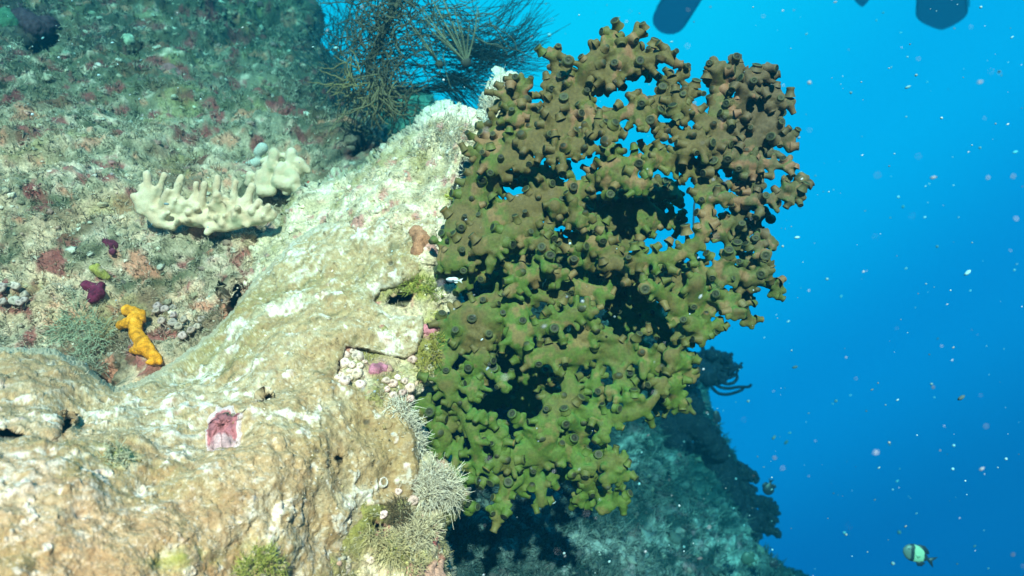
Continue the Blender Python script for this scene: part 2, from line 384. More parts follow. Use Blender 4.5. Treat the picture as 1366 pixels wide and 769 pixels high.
ridge = Body('crusted_ridge', ridge_poly,
    [(400, 300, 1.10), (470, 250, 1.12), (560, 190, 1.10), (660, 130, 1.06), (600, 230, 1.03), (595, 430, .935)]+
    [(x, y, float(_bf(np.array([float(x)]), np.array([float(y)]))[0])+dz) for x, y, dz in ((330, 400, .03), (480, 292, .01), (575, 295, .008), (570, 340, .008), (500, 395, .012), (540, 400, .012), (565, 450, .004), (500, 490, .006), (452, 500, .006), (520, 525, .006), (548, 590, .012), (560, 640, .01), (520, 690, .004), (480, 720, .006), (466, 780, .006), (590, 700, .03), (590, 780, .03), (530, 760, .004), (400, 480, .05), (400, 600, .06), (350, 700, .06), (598, 650, .03), (320, 980, .05), (460, 980, .01), (600, 980, .05))],
    1.3, M_rock, disp_ridge, col_ridge, edge_w=22, edge_r=.05, jag=5, jag_s=1/10., back=.03, over=9,
    pits=((534, 397, 17, 6, -8, .04), (548, 700, 10, 14, 0, .03), (500, 700, 14, 8, 30, .03)))
tag(ridge.obj, 'pale crusted rocky ridge with pink and olive growth rising behind the brown boulder', 'rock')
ridge.obj.name = 'ridge_rock'

# --- near brown encrusting coral boulder
def disp_b(p, px, py, s0, d):
    b, bid = worley(p, 55, 32.); c = fbm(streak(p, 1.5), 44, 4, 38)
    k = ss(s0, 0, 14); global _cr
    dim, di = worley(p, 20, 77.); d2, di2 = worley(p, 48, 17.)
    _cr = np.maximum(np.exp(-(dim/.12)**2)*(di % 3 == 0), np.exp(-(d2/.16)**2)*(di2 % 5 == 0)); d3, di3 = worley(p, 70, 27.)
    return fbm(p, 7, 3, 35)*.034*k+fbm(p, 20, 3, 36)*.012*k+(.5-b)*.0040+c*.0016+fbm(p, 130, 4, 4, gain=.7)*.0024+fbm(p, 380, 3, 4)*.0010-.004*_cr+.003*np.exp(-(d3/.28)**2)*(di3 % 4 == 0)+.0022*ss(fbm(p, 46, 4, 311)+.5*fbm(streak(p, 2), 18, 4, 271), .22, .28)*k, (b, bid)
def col_b(p, px, py, s0, h, info):
    n1 = fbm(streak(p, 1.8), 9, 4, 241); n2 = fbm(streak(p, 2.6), 60, 5, 251, gain=.65); n3 = fbm(p, 26, 3, 261); n4 = fbm(streak(p, 2), 18, 4, 271)
    n5 = fbm(streak(p, 1.6), 170, 4, 291, gain=.7)
    C = np.tile((.46, .335, .18), (len(p), 1)).astype(float)
    C = mixc(C, (.29, .225, .08), ss(n1+.5*n5, -.05, .4)*.85)
    C = mixc(C, (.48, .43, .29), ss(n4+.5*n5, 0, .4)*.7)
    C = mixc(C, (.48, .33, .17), ss(n3, .15, .4)*.4)
    C = mixc(C, (.78, .74, .62), ss(n2+.25*n4, .28, .5)*.7)
    n6 = fbm(p, 420, 3, 281, gain=.7); C = mixc(C, (.76, .68, .54), ss(n5+.5*n6, .08, .42)*.7); C = mixc(C, (.17, .11, .045), ss(-n5+.5*n6, .12, .42)*.65); C = mixc(C, (.34, .20, .09), ss(fbm(p, 32, 4, 287)+.3*n6, .05, .35)*.55)
    C = mixc(C, (.14, .13, .06), ss(-n2-.2*n4, .2, .45)*.7)
    C = mixc(C, (.30, .20, .07), np.exp(-(((px-500)/90)**2+((py-590)/110)**2))*ss(n5+n3, -.5, .3)*.6)
    C = mixc(C, (.50, .36, .24), np.exp(-(((px-30)/110)**2+((py-670)/70)**2))*ss(n3+.4*n5, -.2, .3)*.6)
    cr_ = ss(fbm(p, 46, 4, 311)+.5*n4, .22, .30); C = mixc(C, (.84, .80, .70), cr_*.8*ss(n5, -.4, .2))
    C = mixc(C, (.62, .36, .34), cr_*ss(n3, .2, .4)*.4)
    wh = np.maximum.reduce([np.exp(-(((px-x)/rx)**2+((py-y)/ry)**2)) for x, y, rx, ry in ((150, 640, 70, 26), (125, 690, 26, 26), (40, 625, 90, 30), (230, 560, 60, 30), (300, 500, 40, 20), (65, 545, 26, 16), (395, 345, 40, 40), (200, 670, 40, 12), (480, 310, 60, 16), (370, 745, 60, 26), (500, 665, 30, 12))])
    C = mixc(C, (.80, .77, .68), wh*ss(n2+.5*n5, -.1, .4)*.9)
    C = mixc(C, (.05, .045, .03), ss(_cr, .45, .9)*.8)
    C = mixc(C, (.27, .17, .08), np.exp(-(((px-55)/85)**2+((py-505)/34)**2))*ss(n5+n3, -.6, .2)*.75)
    gr = np.maximum.reduce([np.exp(-(((px-x)/rx)**2+((py-y)/ry)**2)) for x, y, rx, ry in ((350, 745, 34, 26), (155, 610, 26, 16), (250, 745, 50, 16))])
    C = mixc(C, (.28, .32, .05), gr*ss(n2, -.2, .2)*.8)
    C = mixc(C, (.70, .60, .44), (1-ss(s0+4*n3, 0, 4))*.5)
    return C
b_poly = [(-360, 500), (-200, 470), (-80, 476), (0, 470), (70, 472), (110, 488), (135, 512), (160, 524), (205, 505), (250, 472), (292, 438), (318, 410), (335, 385), (352, 362), (372, 345), (392, 322), (430, 300), (480, 288), (545, 290), (582, 292), (576, 330), (560, 372), (540, 380), (508, 388), (500, 402), (520, 420), (562, 422), (566, 440), (556, 470), (540, 480), (502, 470), (462, 462), (448, 500), (478, 522), (530, 528), (545, 556), (556, 590), (562, 640), (548, 668), (500, 676), (478, 700), (470, 740), (462, 980), (-360, 980)]
bould = Body('encrusted_boulder', b_poly,
    b_ctrl,
    1.25, M_bould, disp_b, col_b, edge_w=10, edge_r=.012, jag=4, jag_s=1/16., back=.02, over=7,
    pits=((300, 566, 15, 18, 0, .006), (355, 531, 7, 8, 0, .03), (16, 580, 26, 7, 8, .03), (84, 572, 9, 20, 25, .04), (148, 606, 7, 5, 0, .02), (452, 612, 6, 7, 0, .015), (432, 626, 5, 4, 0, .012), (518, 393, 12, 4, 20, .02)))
tag(bould.obj, 'large brown boulder of encrusting coral with white flecks filling the lower left', 'coral')

# ------------------------------------------------------------------ the water itself
def make_haze():
    V = [(x, y, z) for x in (-3.2, 4.2) for y in (-.12, 6.0) for z in (-1.75, 2.9)]
    F = [(0, 1, 3, 2), (4, 6, 7, 5), (0, 4, 5, 1), (2, 3, 7, 6), (0, 2, 6, 4), (1, 5, 7, 3)]
    m = bpy.data.materials.new('sea_water'); m.use_nodes = True; t = m.node_tree; t.nodes.clear()
    o = t.nodes.new('ShaderNodeOutputMaterial'); v = t.nodes.new('ShaderNodeVolumePrincipled'); t.links.new(v.outputs[0], o.inputs['Volume'])
    v.inputs['Color'].default_value = (.004, .06, .09, 1); v.inputs['Absorption Color'].default_value = (.01, .84, .94, 1)
    v.inputs['Density'].default_value = .50; v.inputs['Anisotropy'].default_value = .2
    h = mesh_from('haze', V, F, m, smooth=False); tag(h, kind='stuff')
make_haze()

# ------------------------------------------------------------------ capsule sculpting with a voxel skin
def sculpt(name, caps, mat_, parent, voxel, colf=None, smooth_it=4, flat=lambda r: 1., ydir=(0, 1, 0), nf=None, sub=2, islands=False):
    """caps: list of polylines [(pos, r), ...]; a skin is grown round all of them"""
    g = Geo(); V0, F0 = ICO[sub]; yd = np.array(ydir, float); yd /= np.linalg.norm(yd)
    for line in caps:
        for (a, ra), (b, rb) in zip(line[:-1], line[1:]) if len(line) > 1 else [(line[0], line[0])]:
            a = np.asarray(a, float); b = np.asarray(b, float); L = np.linalg.norm(b-a); n = max(1, int(L/(max(min(ra, rb), 1e-4)*.4)))
            for k in range(n+1):
                t = k/n; r = ra*(1-t)+rb*t; c = a*(1-t)+b*t
                s = V0*r; f = flat(r); s = s-np.outer(s@yd, yd)*(1-f); g.add(c+s, F0, (1, 1, 1))
    o = g.build(name, None, None)
    md = o.modifiers.new('r', 'REMESH'); md.mode = 'VOXEL'; md.voxel_size = voxel
    ms = o.modifiers.new('s', 'SMOOTH'); ms.iterations = smooth_it; ms.factor = .6
    dg = bpy.context.evaluated_depsgraph_get(); ev = o.evaluated_get(dg); me = bpy.data.meshes.new_from_object(ev)
    old = o.data; o.modifiers.clear(); o.data = me; bpy.data.meshes.remove(old)
    n = len(me.vertices); V = np.empty(n*3, np.float32); me.vertices.foreach_get('co', V); V = V.reshape(-1, 3).astype(float)
    N = np.empty(n*3, np.float32); me.vertices.foreach_get('normal', N); N = N.reshape(-1, 3).astype(float)
    if nf is not None: V = V+N*nf(V, N)[:, None]; me.vertices.foreach_set('co', V.astype(np.float32).ravel())
    me.polygons.foreach_set('use_smooth', np.ones(len(me.polygons), bool))
    for a_ in list(me.color_attributes): me.color_attributes.remove(a_)
    if colf is not None: setcol(me, colf(V, N))
    me.materials.clear(); me.materials.append(mat_); me.update()
    if parent: o.parent = parent; o.matrix_parent_inverse = Matrix.Translation(-Vector(parent.location))
    E = np.empty(len(me.edges)*2, np.int32); me.edges.foreach_get('vertices', E); E = E.reshape(-1, 2)
    lab = np.arange(n)
    while True:
        m = np.minimum(lab[E[:, 0]], lab[E[:, 1]]); l2 = lab.copy(); np.minimum.at(l2, E[:, 0], m); np.minimum.at(l2, E[:, 1], m); l2 = l2[l2]
        if (l2 == lab).all(): break
        lab = l2
    ids, cnt = np.unique(lab, return_counts=True)
    if len(ids) > 1:                      # every loose piece becomes an object of its own, crumbs go
        big = ids[np.argsort(-cnt)]
        for q, i_ in enumerate(big[1:]):
            if not islands or cnt[ids == i_][0] < 150: continue
            c = o.copy(); c.data = me.copy(); col.objects.link(c); _keep(c.data, lab == i_)
        keepv = np.isin(lab, [i_ for i_ in big if i_ == big[0] or (islands and cnt[ids == i_][0] >= 150)])
        _keep(me, lab == big[0]); V = V[keepv]; N = N[keepv]
    return o, V, N
def _keep(me, mask):
    bm = bmesh.new(); bm.from_mesh(me); bm.verts.ensure_lookup_table()
    bmesh.ops.delete(bm, geom=[v for v, k in zip(bm.verts, mask) if not k], context='VERTS'); bm.to_mesh(me); bm.free()

# ------------------------------------------------------------------ the big green tube coral
D0 = .93
LIMBS = {
 'upper': [
  (-5, [(604, 345, 30), (622, 290, 34), (645, 245, 34), (662, 200, 30), (680, 160, 24), (690, 130, 16)]),
  (0, [(660, 215, 26), (700, 200, 22), (712, 160, 22), (740, 150, 24), (770, 130, 22), (800, 100, 20), (825, 78, 17)]),
  (6, [(700, 190, 18), (745, 175, 20), (785, 158, 17)]),
  (4, [(775, 118, 14), (785, 85, 16), (805, 68, 11)]), (4, [(825, 80, 16), (838, 58, 14), (848, 48, 10)]), (2, [(825, 82, 14), (858, 78, 9), (868, 72, 8)]), (3, [(830, 70, 14), (820, 52, 9)]),
  (-4, [(758, 112, 10), (742, 92, 9), (738, 76, 8)]), (-2, [(700, 150, 12), (695, 115, 9)]), (2, [(690, 160, 14), (672, 128, 9)]), (0, [(745, 140, 14), (735, 118, 9)]),
  (10, [(800, 98, 14), (835, 84, 11), (862, 80, 9), (886, 76, 9)]), (-20, [(852, 88, 8), (872, 98, 8), (889, 112, 7)]), (-18, [(808, 108, 8), (822, 106, 6)]), (-12, [(775, 150, 14), (790, 165, 8)]),
  (14, [(770, 175, 14), (800, 162, 13), (835, 150, 12), (862, 149, 12), (877, 170, 9)]), (15, [(800, 165, 12), (812, 178, 9)]), (10, [(845, 148, 9), (848, 134, 6)]),
  (6, [(862, 140, 11), (890, 128, 10), (915, 128, 9)]), (2, [(895, 125, 8), (898, 108, 7), (908, 100, 7)]),
  (10, [(720, 200, 16), (760, 205, 10), (780, 190, 12)]),
 ],
 'right': [
  (8, [(935, 262, 15), (945, 225, 18), (955, 185, 24), (958, 145, 17), (960, 115, 11), (955, 95, 10)]), (8, [(960, 120, 10), (968, 95, 8), (978, 94, 8)]),
  (0, [(955, 180, 22), (985, 158, 20), (1005, 140, 18), (1020, 125, 13)]), (10, [(985, 150, 13), (992, 125, 8), (1000, 108, 8)]), (18, [(998, 130, 6), (1012, 108, 6), (1020, 101, 7)]),
  (-8, [(975, 195, 22), (1005, 180, 18), (1025, 165, 15)]), (-4, [(1010, 150, 15), (1030, 140, 10), (1046, 137, 6)]), (-6, [(1000, 165, 18), (1024, 150, 13), (1032, 130, 9)]), (0, [(970, 130, 8), (985, 108, 6)]),
  (0, [(985, 200, 14), (1010, 196, 11), (1030, 190, 8), (1050, 183, 6)]), (-4, [(1010, 190, 10), (1030, 182, 7), (1035, 170, 6)]),
  (12, [(955, 175, 16), (925, 150, 13), (905, 140, 10)]), (14, [(950, 195, 17), (920, 195, 12), (900, 175, 10)]), (8, [(945, 225, 16), (915, 220, 13), (885, 215, 10), (868, 205, 8)]),
  (12, [(868, 222, 8), (870, 208, 6)]), (8, [(888, 216, 7), (905, 206, 8)]), (14, [(800, 232, 9), (820, 216, 10), (845, 218, 10), (862, 222, 9), (872, 214, 7)]), (8, [(790, 232, 12), (800, 240, 14), (835, 240, 10), (855, 245, 7)]),
  (-28, [(806, 208, 8), (812, 204, 7)]),
  (12, [(945, 240, 14), (947, 265, 12), (940, 290, 11), (942, 308, 10), (925, 330, 12), (900, 342, 13), (870, 345, 10), (848, 350, 9)]), (4, [(945, 300, 9), (962, 312, 8), (972, 330, 5)]), (13, [(950, 265, 10), (962, 264, 6)]),
  (10, [(955, 210, 16), (985, 218, 14), (1012, 218, 11), (1035, 220, 8), (1050, 224, 6)]),
  (-6, [(1000, 225, 12), (1000, 245, 10), (995, 265, 12)]), (5, [(975, 268, 8), (1000, 268, 10), (1030, 265, 10), (1050, 252, 8), (1068, 243, 7)]), (4, [(1050, 250, 8), (1062, 258, 6)]),
  (8, [(1000, 270, 10), (985, 288, 11), (970, 300, 9)]), (-14, [(985, 300, 9), (990, 320, 9), (1000, 325, 5)]), (-20, [(1020, 280, 8), (1010, 300, 6)]),
  (6, [(998, 332, 5), (1010, 328, 7), (1018, 340, 6)]), (5, [(1015, 330, 6), (1024, 322, 5)]), (-2, [(1015, 345, 5), (1008, 362, 6), (1000, 372, 7)]),
  (-22, [(850, 350, 12), (885, 358, 10), (905, 365, 8), (928, 360, 7)]),
 ],
 'lower_right': [
  (6, [(860, 380, 16), (890, 385, 14), (920, 372, 13), (950, 366, 13), (980, 365, 12), (1000, 370, 10)]), (4, [(998, 372, 9), (1018, 378, 6), (1034, 385, 6)]), (4, [(1005, 368, 7), (1022, 362, 5)]),
  (8, [(955, 362, 10), (968, 346, 8)]), (2, [(985, 362, 10), (1000, 352, 9)]), (0, [(985, 372, 12), (990, 385, 9)]),
  (8, [(928, 375, 14), (928, 400, 20), (916, 430, 22), (912, 445, 15)]), (10, [(920, 432, 14), (942, 438, 8), (955, 434, 5)]), (8, [(935, 400, 16), (960, 402, 12), (980, 415, 8)]), (4, [(955, 395, 12), (975, 402, 9)]),
  (-10, [(990, 385, 7), (992, 405, 7), (999, 425, 6)]), (-14, [(985, 385, 7), (985, 400, 6)]), (8, [(925, 440, 12), (935, 445, 8)]),
  (10, [(905, 410, 14), (890, 400, 13), (870, 385, 10)]),
 ],
 'middle': [
  (0, [(604, 345, 24), (650, 300, 26), (690, 280, 26), (730, 262, 22), (770, 255, 18), (800, 245, 12)]),
  (6, [(640, 330, 16), (680, 310, 16), (705, 300, 14), (715, 320, 10)]), (2, [(700, 290, 14), (735, 285, 12), (770, 275, 9), (778, 290, 6)]), (6, [(740, 275, 12), (742, 295, 7), (733, 306, 5)]), (4, [(765, 268, 10), (765, 292, 5)]),
  (-4, [(604, 350, 18), (620, 375, 17), (640, 350, 13), (665, 335, 11), (690, 330, 12)]), (8, [(690, 315, 11), (712, 325, 9), (728, 320, 8), (730, 332, 5)]), (4, [(655, 350, 10), (660, 335, 8)]),
  (-14, [(672, 325, 12), (690, 335, 8), (704, 330, 6)]),
 ],
 'centre': [
  (-32, [(785, 300, 20), (820, 290, 26), (855, 285, 26), (880, 295, 16), (902, 294, 6)]), (-30, [(860, 300, 22), (835, 320, 20), (810, 330, 16)]), (-36, [(850, 265, 14), (885, 262, 16), (870, 280, 18)]),
  (-8, [(742, 322, 6), (765, 325, 9), (790, 325, 14), (815, 335, 16), (825, 355, 14), (850, 352, 12)]), (-6, [(770, 332, 9), (768, 343, 6)]), (-6, [(785, 332, 9), (784, 345, 6)]), (-10, [(805, 340, 9), (806, 352, 5)]),
  (-10, [(765, 315, 7), (790, 305, 10)]), (0, [(820, 350, 12), (850, 365, 9), (870, 378, 7), (884, 388, 5)]),
  (-26, [(825, 360, 14), (850, 385, 15), (865, 410, 16), (880, 435, 16), (895, 465, 16)]), (-30, [(830, 385, 12), (815, 400, 9)]),
 ],
 'left': [
  (2, [(598, 460, 26), (618, 425, 26), (650, 410, 26), (690, 408, 22), (715, 395, 13)]), (8, [(680, 390, 12), (700, 372, 12), (725, 358, 13), (742, 366, 11)]), (12, [(728, 358, 9), (726, 345, 5)]), (6, [(690, 372, 8), (685, 362, 5)]),
  (2, [(690, 420, 22), (690, 450, 20), (705, 475, 14)]), (0, [(650, 420, 22), (670, 450, 16)]),
  (-14, [(735, 385, 16), (765, 382, 14), (798, 392, 14)]), (-12, [(735, 395, 14), (740, 410, 12)]), (6, [(700, 440, 14), (735, 436, 15), (765, 420, 14), (780, 414, 9)]), (6, [(778, 416, 8), (786, 428, 7)]),
  (8, [(596, 470, 22), (592, 488, 14)]), (16, [(598, 508, 23), (598, 516, 20)]), (10, [(640, 478, 19), (632, 495, 17)]), (12, [(636, 510, 13), (632, 520, 11)]), (4, [(655, 488, 12), (665, 505, 9), (672, 515, 5)]),
  (-2, [(625, 445, 8), (640, 450, 9), (646, 456, 6)]), (0, [(610, 445, 8), (618, 455, 8)]),
 ],
 'lower': [
  (4, [(710, 480, 14), (735, 470, 18), (770, 472, 20), (800, 462, 18), (835, 470, 17), (870, 480, 17), (900, 480, 15)]), (2, [(730, 455, 14), (760, 455, 14), (790, 445, 10)]), (6, [(800, 440, 11), (808, 450, 12)]),
  (8, [(895, 475, 14), (918, 492, 7), (920, 497, 6)]), (8, [(825, 490, 12), (828, 508, 11), (820, 524, 6)]), (8, [(830, 508, 9), (838, 522, 6)]), (6, [(890, 490, 12), (898, 512, 12), (900, 530, 9)]), (4, [(862, 495, 9), (863, 508, 6)]), (3, [(795, 492, 7), (794, 508, 8)]),
  (6, [(905, 470, 12), (912, 480, 8)]), (-24, [(790, 500, 8), (795, 515, 7), (803, 528, 5)]), (-20, [(720, 497, 6), (722, 508, 5)]),
  (4, [(765, 480, 14), (755, 500, 15), (762, 525, 15), (752, 550, 16)]), (0, [(775, 525, 10), (785, 532, 7), (795, 527, 6)]),
  (10, [(725, 525, 6), (738, 545, 16), (730, 575, 22), (718, 605, 24), (700, 630, 20), (690, 645, 12)]), (10, [(735, 600, 22), (690, 610, 20), (668, 612, 13)]), (14, [(712, 572, 10), (704, 578, 6), (706, 565, 6), (693, 562, 5)]),
  (10, [(745, 590, 16), (765, 590, 7), (772, 586, 6)]), (12, [(770, 552, 13), (805, 556, 13), (840, 554, 12), (860, 545, 10), (875, 530, 7), (880, 518, 6)]), (12, [(800, 545, 7), (800, 532, 6)]), (12, [(805, 565, 7), (803, 580, 6)]), (14, [(835, 545, 7), (838, 534, 6)]), (10, [(760, 560, 12), (775, 578, 7)]),
  (8, [(740, 605, 14), (775, 608, 12), (800, 618, 9), (812, 615, 7)]), (8, [(800, 615, 6), (808, 602, 5)]), (10, [(812, 618, 7), (828, 614, 6)]), (8, [(815, 620, 7), (828, 634, 6)]), (8, [(813, 622, 6), (812, 636, 5)]),
  (4, [(770, 615, 12), (782, 640, 12), (790, 655, 11), (775, 663, 7)]), (-2, [(790, 650, 10), (805, 664, 9), (826, 668, 5)]), (-2, [(800, 664, 7), (806, 676, 5)]),
  (4, [(715, 630, 14), (720, 650, 13), (722, 665, 7)]), (6, [(690, 640, 12), (672, 655, 9), (665, 675, 8), (664, 685, 5)]), (2, [(725, 640, 8), (735, 633, 5)]),
 ],
 'lower_left': [
  (14, [(604, 540, 8), (618, 552, 9), (628, 572, 11), (636, 595, 11), (638, 620, 11), (628, 640, 9), (608, 660, 8), (590, 672, 6)]), (16, [(606, 540, 7), (620, 539, 5)]), (16, [(625, 556, 7), (640, 556, 5)]), (16, [(640, 585, 8), (655, 572, 8), (655, 562, 5)]), (16, [(650, 585, 6), (666, 572, 4.5)]), (14, [(648, 590, 6), (668, 582, 4.5)]),
  (10, [(638, 620, 9), (655, 630, 8), (675, 618, 11)]), (8, [(640, 605, 9), (655, 600, 9), (675, 605, 12)]),
  (4, [(574, 565, 8), (585, 572, 12), (595, 585, 12), (585, 598, 10)]), (6, [(598, 588, 9), (612, 600, 9), (608, 615, 8), (603, 632, 6)]), (0, [(552, 560, 8), (568, 555, 9), (580, 550, 9), (595, 545, 9)]), (8, [(575, 545, 9), (562, 535, 7), (560, 548, 8)]),
  (2, [(605, 664, 7), (620, 668, 5), (624, 676, 4)]), (0, [(593, 672, 7), (600, 684, 5)]), (8, [(590, 575, 9), (600, 565, 8)]), (10, [(625, 640, 7), (612, 640, 5)]),
 ],
 'back': [
  (-95, [(640, 430, 22), (680, 470, 28), (720, 510, 30), (700, 540, 22)]), (-100, [(680, 340, 26), (720, 350, 26), (770, 350, 28), (820, 380, 30), (840, 440, 28), (830, 470, 20)]), (-80, [(690, 360, 18), (660, 380, 14)]),
  (-85, [(820, 262, 12), (865, 250, 18), (890, 250, 16), (905, 268, 10)]), (-70, [(760, 290, 18), (790, 275, 16), (840, 255, 12)]), (-60, [(985, 235, 11), (1000, 240, 12), (1012, 255, 8)]), (-60, [(985, 240, 8), (1018, 248, 7)]),
  (-70, [(880, 355, 12), (910, 360, 10), (925, 352, 5)]), (-50, [(985, 300, 9), (990, 322, 9), (980, 328, 5)]), (-60, [(600, 305, 14), (615, 318, 9)]), (-50, [(600, 375, 12), (612, 378, 9)]), (-80, [(610, 440, 14), (640, 470, 14)]),
  (-60, [(880, 145, 10), (900, 150, 14), (908, 160, 8)]), (-50, [(730, 185, 16), (750, 190, 14), (785, 192, 10)]), (-60, [(690, 240, 10), (720, 250, 10)]), (-80, [(830, 500, 18), (870, 510, 16), (895, 520, 10)]), (-60, [(755, 545, 10), (762, 560, 8)]), (-70, [(745, 625, 10), (760, 632, 9), (772, 648, 9)]),
  (-120, [(870, 540, 12), (900, 535, 14), (915, 545, 10)]), (-60, [(1000, 385, 8), (990, 400, 7)]), (-55, [(935, 405, 8), (960, 380, 9)]), (-60, [(1020, 205, 8), (1035, 205, 6)]),
  (-60, [(705, 225, 12), (735, 232, 10), (755, 228, 8)]), (-120, [(650, 540, 14), (690, 520, 18)]),
 ]}
def coral_tint(V, N, polyp=False):
    px = V[:, 0]/V[:, 1]*K+683; py = 384.5-V[:, 2]/V[:, 1]*K      # only to place the colony's own colour zones
    hgt = np.clip((py-120)/480, 0, 1)
    n1 = fbm(V, 16, 4, 301); n2 = fbm(V, 60, 3, 311)
    green = np.array((.074, .140, .017)); brown = np.array((.132, .094, .032)); grey = np.array((.104, .074, .052))
    C = np.tile(green, (len(V), 1)).astype(float)
    C = mixc(C, brown, ss(n1+.35*n2-.22*(1-hgt)+.14*hgt, .20, -.36)*0.88*(1-.35*ss(hgt, .6, 1.)))
    C = mixc(C, grey, ss(px, 900, 1010)*.6*(1-ss(hgt, .3, .8)))
    C = mixc(C, (.30, .14, .085), ss(n2+n1, .10, .45)*(.4+.6*(1-hgt))*.75)
    C = mixc(C, (.075, .20, .04), ss(np.abs(N[:, 1]), .90, .45)*ss(fbm(V, 30, 2, 77), -.4, .1)*.8*ss(hgt, .0, .35))
    return C
coral = empty('tube_coral', P(605, 400, D0)); 
tag(coral, 'large green and brown branching tube coral with dark stubby polyps at the reef edge', 'coral')
polyps = []
def coral_noise(V, N): return fbm(V, 25, 2, 9)*.0022+fbm(V, 120, 2, 19)*.0005
for gname, limbs in LIMBS.items():
    caps = []
    for z, pts in limbs:
        d = D0-z/1000*1.9
        L = []
        for i, (x, y, r) in enumerate(pts):
            dd = d+.012*math.sin(x*.05+y*.07+z)
            L.append((P(x, y, dd), r*dd/K*(.80 if gname in ('upper', 'right', 'middle') else (.82 if gname in ('left', 'lower_left') else .88))))
        caps.append(L)
        if gname == 'back': continue
        for (x0, y0, r0), (x1, y1, r1) in zip(pts[:-1], pts[1:]):
            ln = math.hypot(x1-x0, y1-y0); n = max(1, int(ln/9))
            for k in range(n):
                for sgn in (-1, 1):
                    if rng.random() < .42: continue
                    t = (k+rng.random())/n; r = r0*(1-t)+r1*t; x = x0*(1-t)+x1*t; y = y0*(1-t)+y1*t
                    ax = math.atan2(y1-y0, x1-x0)+sgn*(math.pi/2+rng.uniform(-.65, .35)); q = rng.uniform(3.4, 5.4); le = r*.9+rng.uniform(3, 11)
                    dd = D0-z/1000*1.9+.012*math.sin(x*.05+y*.07+z)+rng.uniform(-.003, .003)
                    caps.append([(P(x+math.cos(ax)*max(r-8, 0), y+math.sin(ax)*max(r-8, 0), dd), q*.9*dd/K), (P(x+math.cos(ax)*r*.9, y+math.sin(ax)*r*.9, dd), q*1.05*dd/K), (P(x+math.cos(ax)*le, y+math.sin(ax)*le, dd-rng.uniform(-.002, .006)), q*dd/K)])
        x, y, r = pts[-1]; x0, y0, _ = pts[-2]; a0 = math.atan2(y-y0, x-x0)
        for k in range(3):
            ax = a0+(k-1)*.9+rng.uniform(-.3, .3); q = rng.uniform(4.6, 6.2); dd = D0-z/1000*1.9+.012*math.sin(x*.05+y*.07+z)+rng.uniform(-.004, .004); le = r+rng.uniform(1, 6)
            caps.append([(P(x, y, dd), q*1.2*dd/K), (P(x+math.cos(ax)*le, y+math.sin(ax)*le, dd), q*dd/K)])
    o, V, N = sculpt('branch', caps, M_coral, coral, .0023, coral_tint, 3, flat=lambda r: .19 if r > .015 else (.8 if r < .0062 else .8-.61*(r-.0062)/.0088), nf=coral_noise, islands=True)
    # polyps budding from the skin
    idx = rng.permutation(len(V)); taken = np.empty((0, 3)); cnt = 0
    dens = fbm(V, 14, 2, 401)
    grid = {}
    back = gname == 'back'
    for i in idx:
        n = N[i]; p = V[i]
        if n[1] > .45: continue
        front = n[1] < -.62
        px = p[0]/p[1]*K+683; py = 384.5-p[2]/p[1]*K
        if front:
            up = max(0, 1-py/420)
            sp = .030-.009*up+(.010 if dens[i] < -.05 else -.004)
            if dens[i] < -.22: sp = .075
            if gname == 'lower': sp *= 1.05
        else: sp = (.021 if py > 330 else .016) if not back else .017
        key = tuple((p/.02).astype(int)); ok = True
        for a in (-2, -1, 0, 1, 2):
            for b in (-2, -1, 0, 1, 2):
                for c in (-2, -1, 0, 1, 2):
                    for q, fr in grid.get((key[0]+a, key[1]+b, key[2]+c), ()):
                        dd = (q-p)@(q-p); lim = sp if fr == front else sp*.75
                        if dd < lim*lim: ok = False; break
                    if not ok: break
                if not ok: break
            if not ok: break
        if not ok: continue
        grid.setdefault(key, []).append((p, front))
        dirn = n.copy()
        if front: dirn = dirn+rng.normal(size=3)*.28+np.array([.0, -.2, .0]); hgt_ = rng.uniform(.003, .011); rr = rng.uniform(.0036, .0064)
        else: dirn = dirn*np.array([1, .6, 1])+rng.normal(size=3)*.22; dirn[1] -= .12; hgt_ = rng.uniform(.004, .010)*(1 if not back else 1.4); rr = rng.uniform(.0042, .0062)
        polyps.append((p, dirn/np.linalg.norm(dirn), hgt_, rr, front, back, py, px))
M_polyp = mat('tube_coral_polyp', .6, ((700, .5),), None, .2, .35, .0008, vscale=500)
def polyp_geo(g, p, n, h, r, front, py, px):
    c = coral_tint(p[None], np.array([[0, -1., 0]]))[0]
    upf = max(0, 1-py/450)
    side = c*1.02; tip = c*(.42)+np.array((.12, .055, .025))*(.3+upf*.6)
    dark = np.array((.030, .040, .018))*(.5+rng.random()*.9); rim = c*.55+np.array((.02, .05, .01))
    if rng.random() < .12: tip = tip*.6+np.array((.3, .14, .04))*.5
    if rng.random() < .28:
        prof = [(r*1.5, -.003), (r*1.15, .0), (r*1.0, h*.35), (r*.85, h*.62), (r*.5, h*.76), (.0001, h*.8)]; lathe(g, p, n, prof, [c, c, side, tip*.7+dark*.6, dark*1.2, dark], seg=9, bend=rng.normal(size=3)*10*r, squash=rng.uniform(.75, 1)); return
    fl = rng.uniform(.9, 1.18)
    prof = [(r*1.55, -.003), (r*1.22, .0005), (r*1.05, h*.3), (r*.98, h*.7), (r*1.04*fl, h*.93), (r*1.0*fl, h), (r*.80, h+.0008), (r*.62, h-.0004), (r*.30, h+.0006), (0.0001, h+.001)]
    cols = [c, c, side, side*.9, tip, rim, dark*1.3, dark, dark*.8, dark*.7]
    lathe(g, p, n, prof, cols, seg=10, bend=rng.normal(size=3)*14*r, squash=rng.uniform(.8, 1))
order = sorted(range(len(polyps)), key=lambda k: (polyps[k][5], -(polyps[k][3]**2*(2 if polyps[k][4] else 1))))
rest = Geo()
